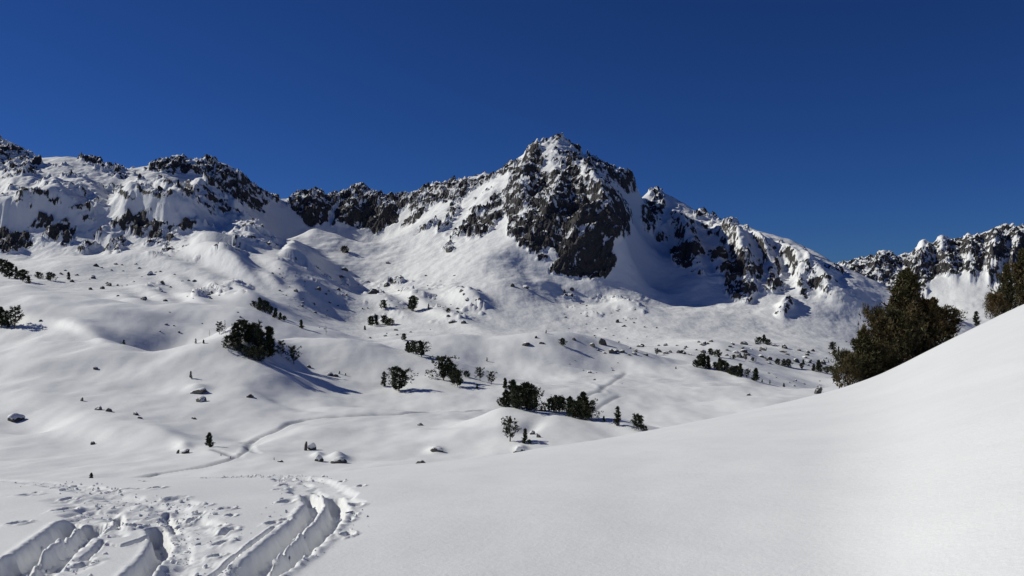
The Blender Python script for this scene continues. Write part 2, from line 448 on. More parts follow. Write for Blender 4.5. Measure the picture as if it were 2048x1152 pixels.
# --- mountain ribs and ledges (asymmetric: gentle towards the sun, steep towards the shade)
ribs = [([(420, 340), (500, 380), (560, 410), (590, 440)], 18, 30, 14), 
    ([(410, 335), (440, 360), (500, 400), (560, 420)], 14, 26, 12), ([(165, 320), (200, 345), (260, 365)], 10, 30, 12),
    ([(290, 340), (330, 370), (380, 380)], 8, 26, 14), ([(360, 385), (430, 430), (500, 470), (560, 496)], 24, 34, 13),
    ([(240, 372), (310, 405), (360, 420)], 10, 30, 10), ([(300, 400), (360, 440), (430, 470)], 10, 26, 10),
    ([(-60, 455), (0, 452), (60, 446), (110, 428), (170, 436), (215, 450)], 26, 40, 11), ([(220, 448), (270, 430), (330, 450), (385, 452), (420, 470)], 26, 34, 13),
    ([(60, 405), (120, 398), (190, 402)], 7, 22, 7), ([(110, 365), (150, 370), (200, 388)], 6, 18, 8), ([(150, 395), (220, 398)], 6, 18, 7),
    ([(0, 385), (60, 362), (110, 345)], 8, 30, 12), ([(170, 415), (230, 420), (290, 428)], 6, 20, 7),
    ([(380, 512), (430, 505), (490, 528), (520, 545)], 9, 40, 15), ([(440, 480), (500, 482), (540, 478), (580, 505)], 7, 36, 16),
    ([(560, 500), (600, 530), (640, 560)], 8, 30, 12), ([(190, 470), (210, 480), (240, 505)], 9, 20, 9),
    ([(690, 384), (700, 420), (715, 450)], 14, 18, 18), ([(600, 396), (625, 425), (640, 450)], 12, 18, 18), ([(760, 385), (770, 420), (760, 460)], 12, 18, 15), ([(660, 395), (668, 420), (668, 450)], -10, 9, 9),
    ([(825, 395), (830, 425), (815, 455)], 8, 14, 9), ([(1000, 345), (985, 400), (950, 440), (935, 470)], 13, 30, 20),
    ([(1060, 310), (1045, 360), (1040, 430), (1020, 470)], 16, 26, 26), ([(1145, 285), (1165, 340), (1200, 400), (1225, 460), (1232, 530)], 16, 34, 14),
    ([(1110, 330), (1115, 400), (1090, 450), (1070, 490)], 10, 16, 14), ([(1190, 400), (1170, 450), (1150, 500), (1125, 545)], 12, 22, 18),
    ([(1200, 322), (1240, 350), (1265, 380)], 10, 18, 10), ([(1290, 385), (1310, 405), (1325, 440), (1330, 470)], 13, 16, 9),
    ([(1340, 402), (1350, 440), (1365, 480), (1385, 515), (1405, 560)], 20, 26, 11), ([(1350, 500), (1375, 520)], 8, 18, 10),
    ([(1400, 430), (1430, 450), (1455, 480), (1475, 510), (1490, 560), (1500, 610)], 28, 34, 12),
    ([(1440, 440), (1480, 465), (1510, 490), (1535, 530), (1560, 585)], 22, 26, 11), ([(1500, 460), (1560, 500), (1595, 545), (1615, 605)], 24, 30, 11),
    ([(1560, 475), (1600, 515), (1640, 565), (1700, 620)], 15, 34, 13), ([(1580, 600), (1565, 618), (1550, 632)], 8, 16, 9), ([(1420, 510), (1440, 530), (1450, 570)], 8, 16, 10),
    ([(1520, 465), (1600, 510), (1680, 570)], 6, 10, 8), ([(1330, 455), (1340, 480)], 6, 12, 8),
]
for i, (pts, a, wa, wb) in enumerate(ribs):
    stroke(pts, a, wa, wb, 640, 1075, 4, i * 7)
for x0, x1, a in ((1760, 1730, 16), (1840, 1800, 22), (1880, 1905, 22), (1935, 1925, 20), (1985, 1965, 26), (2030, 2000, 24), (2090, 2070, 22)):
    stroke([(x0, 470), (x0 + 5, 520), (x1 + 10, 570)], a, 20, 11, 1300, 1600, 4, x0)

# --- rock regions: (density, outline in photograph pixels)
rocks = [
    (.41, [(1066, 292), (1085, 272), (1110, 266), (1150, 270), (1160, 300), (1145, 330), (1120, 345), (1085, 330)]),
    (.288, [(-300, 300), (0, 320), (200, 330), (420, 345), (520, 400), (560, 490), (400, 480), (200, 505), (-300, 505)]),
    (.34, [(180, 520), (380, 490), (560, 490), (620, 520), (700, 560), (690, 640), (560, 620), (420, 600), (250, 590), (180, 560)]),
    (.33, [(1290, 400), (1500, 460), (1690, 540), (1740, 620), (1600, 600), (1430, 580), (1330, 500)]),
    (.25, [(840, 440), (1000, 350), (1000, 420), (900, 480)]), (.28, [(1120, 590), (1290, 590), (1300, 640), (1140, 640)]), (.29, [(720, 560), (960, 560), (980, 640), (740, 660)]),
    (.62, [(-200, 250), (0, 270), (20, 298), (45, 303), (65, 313), (90, 330), (60, 348), (30, 352), (0, 362), (-200, 380)]),
    (.85, [(155, 322), (162, 300), (190, 312), (206, 328), (180, 332)]), (.5, [(180, 332), (210, 330), (262, 348), (250, 358), (200, 350)]),
    (.8, [(283, 340), (310, 326), (350, 315), (415, 320), (450, 335), (500, 355), (530, 375), (560, 396), (556, 408), (540, 404), (520, 420), (500, 418), (470, 402), (430, 380), (410, 366), (405, 352), (380, 348), (350, 353), (320, 345)]),
    (.52, [(270, 372), (300, 368), (330, 380), (352, 390), (330, 396), (285, 390)]),
    (.56, [(350, 370), (400, 368), (420, 385), (440, 400), (472, 415), (492, 432), (450, 427), (420, 417), (385, 402), (360, 392)]),
    (.62, [(66, 388), (80, 378), (100, 382), (95, 398), (72, 400)]), (.7, [(95, 405), (98, 392), (118, 396), (125, 408)]), (.52, [(160, 402), (190, 390), (222, 396), (205, 408)]),
    (.45, [(130, 418), (160, 412), (188, 414), (182, 422), (140, 424)]), (.5, [(128, 346), (160, 340), (180, 346), (150, 352)]), (.4, [(168, 362), (190, 356), (200, 370), (180, 375)]),
    (.45, [(195, 368), (230, 372), (280, 400), (260, 404), (210, 382)]), (.4, [(40, 360), (60, 350), (85, 345), (70, 362)]),
    (.66, [(52, 456), (80, 436), (108, 424), (108, 446), (90, 456), (70, 466)]), (.72, [(82, 472), (108, 454), (152, 452), (152, 476), (140, 492), (122, 494), (98, 484)]),
    (.74, [(-100, 455), (15, 465), (22, 480), (60, 458), (68, 490), (40, 508), (12, 508), (-100, 500)]), (.6, [(108, 442), (135, 438), (142, 456), (114, 456)]),
    (.55, [(150, 430), (190, 434), (202, 448), (170, 452)]), (.55, [(150, 455), (182, 458), (178, 470), (154, 468)]),
    (.66, [(216, 452), (235, 430), (272, 428), (292, 422), (299, 440), (302, 462), (280, 482), (262, 472), (240, 462)]),
    (.58, [(290, 460), (320, 452), (350, 447), (387, 450), (382, 468), (342, 482), (332, 497), (308, 492), (293, 477)]),
    (.62, [(198, 507), (215, 490), (250, 476), (267, 490), (242, 502), (216, 510)]), (.6, [(182, 478), (186, 464), (200, 462), (200, 478)]), (.6, [(155, 504), (168, 496), (182, 504), (165, 510)]),
    (.5, [(378, 512), (400, 498), (450, 502), (482, 522), (492, 547), (450, 538), (400, 528)]), (.55, [(378, 545), (408, 538), (428, 555), (402, 566)]), (.45, [(500, 490), (530, 478), (560, 492), (590, 516), (560, 512), (520, 505)]),
    (.5, [(555, 560), (580, 540), (615, 560), (590, 572), (566, 570)]), (.4, [(420, 575), (470, 560), (520, 575), (500, 590), (440, 590)]),
    (.8, [(572, 406), (598, 380), (620, 375), (640, 372), (662, 382), (682, 395), (675, 403), (665, 423), (652, 443), (635, 452), (610, 447), (590, 427)]),
    (.84, [(678, 398), (690, 372), (720, 362), (755, 364), (795, 372), (820, 392), (815, 412), (800, 422), (795, 442), (770, 452), (765, 467), (748, 468), (725, 457), (706, 452), (664, 450), (668, 430)]),
    (.74, [(818, 396), (832, 372), (855, 370), (862, 365), (890, 363), (915, 358), (940, 343), (980, 332), (1045, 318), (1032, 348), (1000, 347), (985, 362), (965, 371), (945, 382), (930, 396), (905, 407), (880, 402), (865, 417), (845, 432), (822, 452), (803, 457), (803, 445), (816, 425)]),
    (.62, [(895, 422), (900, 402), (925, 398), (927, 425), (905, 438)]), (.5, [(822, 467), (845, 450), (870, 434), (880, 446), (850, 464)]), (.66, [(872, 468), (873, 450), (895, 436), (907, 440), (897, 457)]),
    (.55, [(888, 468), (905, 462), (918, 470), (910, 480), (888, 480)]), (.6, [(885, 496), (900, 488), (918, 495), (908, 507), (888, 510)]),
    (.77, [(1042, 325), (1060, 292), (1072, 283), (1086, 300), (1086, 330), (1080, 338), (1100, 345), (1120, 335), (1140, 290), (1150, 285), (1165, 310), (1160, 350), (1180, 368), (1225, 388), (1243, 407), (1254, 432), (1262, 457), (1258, 472), (1240, 480), (1228, 485), (1226, 500), (1236, 522), (1226, 542), (1210, 555), (1180, 563), (1140, 557), (1102, 547), (1098, 535), (1115, 520), (1112, 505), (1105, 500), (1090, 508), (1058, 507), (1054, 497), (1034, 494), (1033, 481), (1013, 474), (1013, 455), (1016, 440), (1008, 430), (1012, 415), (1022, 380), (1038, 350)]),
    (.72, [(1010, 428), (985, 462), (970, 472), (950, 484), (932, 482), (936, 466), (898, 478), (902, 465), (930, 443), (955, 420), (980, 410), (985, 393), (995, 378), (1012, 370), (1035, 345), (1040, 360), (1020, 400)]),
    (.8, [(1160, 312), (1200, 314), (1224, 325), (1243, 335), (1270, 360), (1272, 380), (1256, 388), (1234, 372), (1222, 362), (1200, 350), (1170, 345)]),
    (.62, [(1160, 350), (1210, 352), (1232, 378), (1260, 410), (1266, 450), (1240, 440), (1200, 400), (1165, 375)]),
    (.7, [(1100, 300), (1112, 292), (1128, 300), (1118, 312)]), (.74, [(1068, 520), (1084, 505), (1095, 514), (1090, 528)]),
    (.7, [(1296, 382), (1320, 378), (1332, 394), (1330, 428), (1310, 432), (1284, 415), (1305, 402)]), (.62, [(1284, 418), (1302, 418), (1326, 436), (1316, 452), (1306, 472), (1287, 466)]), (.5, [(1305, 480), (1325, 470), (1345, 470), (1330, 500), (1312, 490)]),
    (.82, [(1338, 502), (1364, 484), (1396, 490), (1402, 512), (1386, 522), (1384, 536), (1368, 536), (1344, 523)]), (.5, [(1340, 440), (1362, 440), (1372, 470), (1352, 480)]),
    (.66, [(1382, 434), (1398, 424), (1415, 428), (1422, 442), (1398, 440)]), (.7, [(1420, 440), (1432, 428), (1450, 434), (1440, 444)]), (.62, [(1440, 455), (1450, 440), (1478, 448), (1470, 460)]),
    (.6, [(1372, 465), (1395, 450), (1425, 455), (1430, 465), (1410, 470)]), (.5, [(1438, 478), (1450, 466), (1465, 470), (1458, 482)]), (.5, [(1355, 410), (1380, 424), (1375, 436), (1352, 424)]),
    (.8, [(1422, 518), (1440, 496), (1452, 504), (1458, 522), (1430, 525)]),
    (.72, [(1462, 512), (1485, 492), (1502, 510), (1492, 530), (1532, 528), (1522, 562), (1512, 592), (1496, 613), (1468, 602), (1448, 587), (1443, 570), (1465, 550), (1440, 547), (1422, 542), (1440, 528), (1460, 535)]),
    (.72, [(1536, 540), (1555, 522), (1562, 545), (1572, 575), (1556, 582), (1544, 590), (1533, 577)]), (.68, [(1592, 548), (1606, 558), (1612, 585), (1618, 597), (1604, 597), (1596, 570)]),
    (.66, [(1543, 627), (1565, 608), (1580, 593), (1592, 600), (1586, 620), (1570, 632), (1553, 637)]), (.46, [(1580, 500), (1620, 530), (1650, 580), (1640, 590), (1605, 560), (1580, 525)]),
    (.4, [(1500, 470), (1560, 480), (1600, 510), (1560, 510)]), (.4, [(1640, 530), (1690, 560), (1720, 600), (1690, 590)]),
    (.5, [(905, 605), (935, 592), (968, 600), (960, 620), (930, 632)]), (.42, [(735, 590), (760, 575), (775, 582), (760, 595)]), (.42, [(1235, 612), (1255, 600), (1285, 608), (1275, 620)]),
    (.45, [(380, 600), (400, 560), (430, 562), (440, 580), (410, 592)]), (.45, [(280, 575), (300, 565), (330, 568), (320, 585)]),
    (.72, [(1560, 600), (1700, 512), (1740, 508), (1790, 505), (1830, 500), (1860, 486), (1900, 480), (1960, 465), (2000, 443), (2048, 445), (2200, 420), (R, 430), (R, 560), (2060, 545), (2010, 560), (1995, 600), (1972, 545), (1950, 565), (1930, 538), (1905, 562), (1880, 550), (1860, 560), (1850, 600), (1800, 600), (1700, 640)]),
]
ROCK = np.zeros(ZG.shape)
mrow = np.searchsorted(VA, math.log(440))
wx = 3.5 * fbm(XG / 16, YG / 16, 3, 71); wy = 3.5 * fbm(XG / 16 + 9, YG / 16, 3, 77)
PYC = CY - ZG / YG * F
for dens, pts in rocks:
    a = np.array(pts)
    c0, c1 = np.searchsorted(PXA, [a[:, 0].min() - 14, a[:, 0].max() + 14])
    if a[:, 0].max() > R - 10: rr = (np.searchsorted(VA, math.log(1250)), len(VA))
    elif a[:, 1].min() > 555: rr = (mrow, np.searchsorted(VA, math.log(760)))
    else: rr = (np.searchsorted(VA, math.log(600)), np.searchsorted(VA, math.log(1150)))
    s = (slice(*rr), slice(c0, c1))
    sel = (PYC[s] > a[:, 1].min() - 14) & (PYC[s] < a[:, 1].max() + 14)
    if not sel.any(): continue
    d = poly_inside(PXG[s] + wx[s], PYC[s] + wy[s], pts)
    ROCK[s] = np.maximum(ROCK[s], np.where(sel, dens * sstep(-4, 4, d), 0))
# blocky relief; u runs across, w runs along the slope (height counts double so blocks keep their size on cliffs)
m = slice(mrow, None)
X_, Y_, Z_ = XG[m], YG[m], ZG[m]
W_ = Y_ * 0.8 + Z_ * 1.1
far = sstep(1200, 1500, Y_)
nn = fbm(X_ / 26, W_ / 26, 5, 101, 0.6)
nn = (nn + 1.0) * 0.5
rk = sstep(-0.10, 0.12, ROCK[m] - 0.12 - nn * 0.78) * (ROCK[m] > 0.02)
f1, e1 = facet(X_ / 17 + .3 * nn, W_ / 13 + X_ / 60, 5)
f2, e2 = facet(X_ / 6.5, W_ / 5 + X_ / 25, 9)
rg = ridged((X_ - .45 * W_) / 30, (W_ + .45 * X_) / 95, 4, 55)
gully = np.maximum(sstep(.80, .93, ridged((X_ - .5 * W_ + 6 * nn) / 24, (W_ + .5 * X_) / 120, 2, 91)), .8 * sstep(.84, .95, ridged((X_ + .7 * W_) / 17, (W_ - .7 * X_) / 70, 2, 93)))
rel = 15 * (rg - .55) + 7 * (f1 - .5) + 3.2 * (f2 - .5) + 1.2 * fbm(X_ / 3, W_ / 3, 2, 66)
macro = sstep(0, .6, ROCK[m])
calm = 0.22 + 0.78 * sstep(640, 720, Y_)
ZG[m] = Z_ + calm * rel * (0.26 * macro + 0.54 * rk) + rk * (2.0 - 3.2 * gully)
# rounded snow between
ZG[m] += (1 - macro) * 0.5 * fbm(X_ / 13, W_ / 13, 3, 88) * sstep(450, 650, Y_)

def grid_normals(X, Y, Z):
    P = np.stack([X, Y, Z], -1)
    du = np.gradient(P, axis=1); dv = np.gradient(P, axis=0)
    n = np.cross(du, dv); n /= np.linalg.norm(n, axis=-1, keepdims=True) + 1e-12
    return n
nz = grid_normals(XG, YG, ZG)[..., 2]
A = np.zeros(ZG.shape)
lr = 0.5 * (nz[m] + np.roll(nz[m], 1, 0))
A[m] = rk * (1 - 0.9 * sstep(0.60, 0.86, lr + .10 * perlin(X_ / 5, W_ / 5, 5)) * (1 - 0.3 * sstep(.6, .88, ROCK[m])))
A[m] *= 0.64 + 0.28 * sstep(.55, .88, ROCK[m]) * sstep(380, 440, CY - Z_ / Y_ * F)
A[m] *= 1 - .62 * gully
steep = sstep(0.60, 0.42, lr) * sstep(600, 700, Y_) * 0.55 * (ROCK[m] > .3)
A[m] = np.maximum(A[m], steep)

# --- final surface lookups
def col_of(px):
    return float(np.interp(px, PXA, np.arange(len(PXA))))
def surf_z(x, y, A=None):
    A = ZG if A is None else A
    px = CX + F * x / y
    c = np.interp(px, PXA, np.arange(len(PXA))); r = np.interp(math.log(y), VA, np.arange(len(VA)))
    i, j = min(int(r), len(VA) - 2), min(int(c), len(PXA) - 2); fr, fc = r - i, c - j
    return float(A[i, j] * (1 - fr) * (1 - fc) + A[i + 1, j] * fr * (1 - fc) + A[i, j + 1] * (1 - fr) * fc + A[i + 1, j + 1] * fr * fc)
PYF = None
def hit(px, py, ymin=60):
    """first point of the valley / mountain surface seen at a photograph pixel"""
    global PYF
    if PYF is None: PYF = CY - ZG / YG * F
    j = int(round(col_of(px)))
    r0 = np.searchsorted(VA, math.log(ymin))
    colv = PYF[r0:, j]
    k = np.nonzero(colv <= py)[0]
    i = r0 + (k[0] if len(k) else int(np.argmin(colv)))
    y = YG[i, j]
    if i > r0 and PYF[i - 1, j] > py:
        t = (PYF[i - 1, j] - py) / (PYF[i - 1, j] - PYF[i, j] + 1e-9)
        y = YG[i - 1, j] + t * (y - YG[i - 1, j])
    x = (px - CX) / F * y
    return x, y, surf_z(x, y)

PACK_SHADE = np.zeros(ZG.shape)  # track mask: darkens pressed snow and stands in for shade in the grooves
def groove(pts, width, depth, bank=0.06, step=1.2):
    """press a ski track into the valley snow along photograph pixels"""
    global ZG, PYF
    W = [hit(px, py)[:2] for px, py in pts]
    W = np.array(W)
    r0, r1 = np.searchsorted(YG[:, 0], [W[:, 1].min() - 3, W[:, 1].max() + 3])
    pxs = CX + F * W[:, 0] / W[:, 1]
    c0, c1 = np.searchsorted(PXA, [pxs.min() - 20, pxs.max() + 20])
    s = (slice(r0, r1), slice(c0, c1))
    d = np.abs(poly_signed(XG[s], YG[s], [tuple(w) for w in W]))
    PACK_SHADE[s] = np.maximum(PACK_SHADE[s], np.exp(-(d / np.maximum(width * .9, YG[s] * .0040)) ** 2) * (.95 if depth > 0 else 0))
    wf = np.maximum(width, YG[s] * .0042)
    d = d + width * .2 * perlin(XG[s] / 1.5, YG[s] / 1.5, 4)
    ZG[s] += -depth * np.exp(-(d / wf) ** 2) + depth * bank * np.exp(-((d - wf * 1.9) / (wf * .7)) ** 2)
track = [(185, 962), (215, 962), (260, 957), (310, 948), (370, 939), (420, 930), (455, 920), (478, 910), (490, 903), (497, 893), (500, 886)]
G_ALL = [(track, .34, .24), ([(230, 962), (270, 960), (320, 947)], .3, .2), ([(484, 886), (510, 878), (540, 866), (562, 856), (580, 846), (610, 839), (650, 834), (700, 831), (760, 829), (800, 828), (830, 824), (880, 823), (930, 823), (965, 820)], .38, .30),
         ([(500, 886), (512, 878), (520, 874)], .4, .3), ([(425, 898), (450, 906), (470, 913), (480, 914)], .3, .2), ([(497, 893), (505, 902), (515, 905)], .3, .3),
         ([(1160, 824), (1180, 826), (1200, 812), (1220, 800), (1238, 792)], .36, .2), ([(1200, 782), (1220, 768), (1235, 757), (1248, 746)], .4, .22), ([(1170, 792), (1190, 784), (1205, 783)], .4, .22),
         ([(1180, 765), (1200, 778), (1215, 785)], .7, -.15), ([(1060, 735), (1100, 750), (1130, 758)], .7, -.12)]
for g in G_ALL: groove(*g)
PYF = None

split = np.searchsorted(VA, math.log(450))
valley = grid_mesh('snow_valley', XG[:split + 1], YG[:split + 1], ZG[:split + 1], M_VALLEY, PACK_SHADE[:split + 1])
link(valley, kind='structure')
mount = grid_mesh('mountains', XG[split:], YG[split:], ZG[split:], M_MOUNT, A[split:], 0.3)
link(mount, kind='structure')
# ------------------------------------------------------------------ near snow slope the photographer stands on
EYE = 1.6
EPX = np.array([-2500, -900, 0, 300, 640, 860, 1000, 1280, 1480, 1660, 1740, 1800, 1850, 1920, 1990, 2048, 2300, 2700, 4500])
EPY = np.array([990, 965, 957, 956, 948, 926, 910, 866, 825, 784, 757, 731, 704, 668, 635, 607, 505, 400, 200])
EY0 = np.array([20, 20, 20, 20, 21, 23, 25, 31, 38, 47, 51, 54, 57, 60, 63, 66, 74, 80, 85.])
_xs = np.arange(-2600, 4600, 10.0)
def _smoothed(fp, sig):
    v = np.interp(_xs, EPX, fp); k = np.exp(-0.5 * (np.arange(-60, 61) * 10.0 / sig) ** 2); k /= k.sum()
    return np.convolve(np.pad(v, 60, mode='edge'), k, 'valid')
_SM = {id(EPY): _smoothed(EPY, 35.0), id(EY0): _smoothed(EY0, 150.0)}
def smooth_interp(x, xp, fp): return np.interp(x, _xs, _SM[id(fp)])
def fg_base(x, y):
    """analytic snow surface in front of the camera (y > 0)"""
    px = CX + F * x / y
    se = (CY - smooth_interp(px, EPX, EPY)) / F
    y0 = smooth_interp(px, EPX, EY0)
    z = -EYE + y * (se + 2 * EYE / y0) - EYE * y * y / (y0 * y0)
    return z - 0.035 * np.maximum(y - y0 * 1.04, 0) ** 2
def fg_hit(px, py):
    px = float(px); s = (CY - py) / F
    se = (CY - float(smooth_interp(px, EPX, EPY))) / F; y0 = float(smooth_interp(px, EPX, EY0))
    a, b, c = EYE / (y0 * y0), s - (se + 2 * EYE / y0), EYE
    D = b * b - 4 * a * c
    y = (-b - math.sqrt(max(D, 0))) / (2 * a)
    return (px - CX) / F * y, y
# behind and beside the camera the same slope carried on by a smooth fit
pts_ = []
for px in (-2500, -1500, -700, 0, 500, 1024, 1500, 2048, 2700, 3500, 4500):
    for y in (3., 5, 8, 13, 20, 30):
        x = (px - CX) / F * y
        pts_.append((x, y, float(fg_base(np.array(x), np.array(y)))))
pts_ = np.array(pts_)
near_fit = tps_fit(pts_[:, :2], pts_[:, 2], 0.5)
UA = axis([(-5, -0.36, 55), (-0.36, -0.035, 800), (-0.035, 0.9, 270), (0.9, 5, 40)])
inv = np.linspace(1 / 5.3, 1 / 24., 255)
YA = np.concatenate([np.linspace(-17, 3, 14, endpoint=False), np.linspace(3, 5.3, 20, endpoint=False), 1 / inv, np.linspace(24.3, 72, 100), np.linspace(74, 150, 20)])
UG, YF = np.meshgrid(UA, YA)
XF = UG * (YF + 20)
ys = np.maximum(YF, 2.0)
ZF = fg_base(XF, ys)
near = YF < 4.5
zt = np.zeros(ZF.shape)
zt[near] = tps_eval(near_fit, np.stack([XF[near], YF[near]], 1))
wN = sstep(4.5, 3.0, YF)
ZF = ZF * (1 - wN) + zt * wN
ZF = np.where(np.abs(XF) > 190, np.minimum(ZF, 25), ZF)
ZF += 0.035 * fbm(XF / 4, YF / 5, 3, 21) * sstep(2, 6, YF) * sstep(60, 40, YF)

def to_world(pts): return [fg_hit(a, b) for a, b in pts]
def fg_window(W, pad):
    W = np.array(W)
    r0, r1 = np.searchsorted(YA, [W[:, 1].min() - pad, W[:, 1].max() + pad])
    u = W[:, 0] / (W[:, 1] + 20)
    c0, c1 = np.searchsorted(UA, [u.min() - pad / 22, u.max() + pad / 22])
    return (slice(r0, r1), slice(c0, c1))
def trench(pts, hw, depth, rough=0.35, lip=0.12, lump=0.02, seed=0, floor=0.0, sharp=6):
    """ski trench: steep broken walls, flat floor, pushed-up lips. hw = half width in metres"""
    W = to_world(pts)
    s = fg_window(W, hw * 5 + .3)
    x, y = XF[s], YF[s]
    d = poly_signed(x, y, W)
    n = fbm(x / (hw * 2.2), y / (hw * 2.2), 3, seed)
    f_, _e = facet(x / (hw * 1.6), y / (hw * 1.6), seed + 3)
    dd = np.abs(d) + hw * rough * (.6 * n + .5 * (f_ - .5))
    k = 1 / (1 + np.exp(np.clip((dd / hw - 1) * sharp, -30, 30)))
    ZF[s] -= depth * k
    ZF[s] += k * lump * (fbm(x / .09, y / .09, 3, seed + 8) + floor)
    ZF[s] += lip * depth * np.exp(-((dd - hw * 1.7) / (hw * .6)) ** 2) * (1 + .6 * n)
def churn(pts, hw, drop, amp_, seed=0, size=.16):
    amp_ *= .32; drop *= .6
    W = to_world(pts)
    s = fg_window(W, hw * 2.2 + .3)
    x, y = XF[s], YF[s]
    d = np.abs(poly_signed(x, y, W)) + hw * .45 * fbm(x / .7, y / .7, 2, seed)
    k = sstep(hw * 1.15, hw * .6, d)
    f_, e_ = facet(x / size, y / size, seed)
    patch = sstep(-.25, .35, fbm(x / .5, y / .5, 2, seed + 4))
    ZF[s] += k * (-drop + amp_ * patch * (f_ - .4) * sstep(0, .25, e_) + amp_ * .8 * fbm(x / .3, y / .3, 3, seed + 2))
def dimple(px, py, w, depth=.06, asp=2.0, seed=0):
    x0, y0 = fg_hit(px, py)
    rw = w * .5 / F * y0
    s = fg_window([(x0, y0)], rw * 6)
    x, y = XF[s], YF[s]
    q = np.hypot((x - x0) / rw, (y - y0) / (rw * asp)) + .4 * perlin(x / rw, y / rw, seed)
    ZF[s] += depth * (-1.0 * np.exp(-q ** 4) + .35 * np.exp(-((q - 1.5) / .4) ** 2))

churn([(-40, 958), (60, 962), (130, 972), (200, 988), (260, 1000), (330, 1006), (375, 1030), (395, 1070), (392, 1110), (380, 1160)], .30, .07, .05, 1)
churn([(60, 962), (140, 978), (200, 992)], .3, -.02, .09, 21, .22)
churn([(180, 1000), (240, 1015), (300, 1020), (340, 1040)], .5, .05, .10, 2, .20)
churn([(190, 1022), (185, 1045), (170, 1075)], .32, .08, .12, 3, .17)
churn([(338, 1030), (352, 1060), (360, 1090), (352, 1130), (345, 1160)], .12, .03, .09, 5, .10)
churn([(425, 955), (500, 952), (560, 953), (600, 957)], .5, 0.0, .12, 6, .22)
churn([(600, 955), (640, 962), (665, 985), (672, 1005)], .28, .10, .04, 7)
churn([(560, 955), (595, 965), (618, 988)], .25, .10, .04, 9)
churn([(470, 1135), (455, 1160)], .25, .03, .09, 10, .1)
churn([(150, 1125), (100, 1150)], .2, .03, .08, 12, .1)
churn([(150, 1128), (185, 1122)], .13, .02, .1, 14, .1)
# right pair of trenches
trench([(616, 985), (630, 1008), (606, 1040), (578, 1070), (540, 1105), (500, 1138), (460, 1175)], 0.097, 0.180, .3, .15, .02, 31)
trench([(668, 992), (674, 1020), (655, 1050), (622, 1086), (585, 1115), (545, 1140), (505, 1170)], 0.097, 0.194, .3, .15, .02, 37)
# left pair and the crescent
trench([(140, 1046), (112, 1070), (75, 1100), (35, 1135), (5, 1165)], 0.084, 0.173, .3, .1, .02, 41)
trench([(186, 1050), (165, 1075), (135, 1100), (100, 1125), (65, 1160)], 0.101, 0.158, .4, .1, .04, 43)
trench([(26, 1122), (8, 1140), (-20, 1165)], 0.050, 0.115, .3, .1, .02, 44)
trench([(312, 1058), (324, 1082), (312, 1110), (284, 1140), (262, 1165)], 0.071, 0.216, .2, .05, .01, 47)
trench([(206, 1085), (190, 1104), (166, 1122)], 0.025, 0.043, .5, .1, .01, 49)
trench([(214, 1092), (244, 1094), (275, 1083), (305, 1072)], 0.038, 0.058, .5, .1, .01, 51)
trench([(550, 1051), (523, 1073), (487, 1100), (448, 1128), (415, 1148)], 0.029, 0.050, .7, .2, .02, 53)
trench([(332, 1024), (346, 1044), (350, 1056)], 0.034, 0.058, .5, .1, .01, 55)
trench([(236, 1030), (240, 1045), (232, 1056), (205, 1062)], 0.042, 0.086, .5, .1, .02, 57)
rd = random.Random(4)
for q in ((60, 993, 30), (38, 1048, 26), (132, 1021, 26), (303, 1037, 26), (75, 988, 12), (135, 1000, 16), (228, 985, 14), (262, 983, 14), (312, 981, 16), (350, 998, 30), (452, 1018, 20), (462, 1030, 16),
          (440, 1050, 22), (456, 1058, 24), (448, 1080, 30), (432, 1105, 22), (570, 970, 18), (560, 978, 16), (575, 1003, 24), (545, 1043, 20), (570, 1038, 18), (712, 1008, 24), (704, 1026, 16), (690, 1038, 24),
          (696, 1070, 22), (722, 972, 14), (684, 962, 10), (392, 1012, 18), (398, 1024, 14), (385, 1032, 14), (408, 1012, 20), (270, 1056, 20), (214, 1050, 18), (165, 1130, 24), (275, 1055, 22), (285, 960, 8), (292, 962, 6), (434, 955, 10)):
    dimple(q[0], q[1], q[2], .045 + .02 * rd.random(), 1.4 + rd.random(), rd.randrange(99))

slope = grid_mesh('snow_slope', XF, YF, ZF, M_FG)
link(slope, kind='structure')

def fgz(x, y):
    r = np.interp(y, YA, np.arange(len(YA))); c = np.interp(x / (y + 20), UA, np.arange(len(UA)))
    i, j = min(int(r), len(YA) - 2), min(int(c), len(UA) - 2); fr, fc = r - i, c - j
    return float(ZF[i, j] * (1 - fr) * (1 - fc) + ZF[i + 1, j] * fr * (1 - fc) + ZF[i, j + 1] * (1 - fr) * fc + ZF[i + 1, j + 1] * fr * fc)

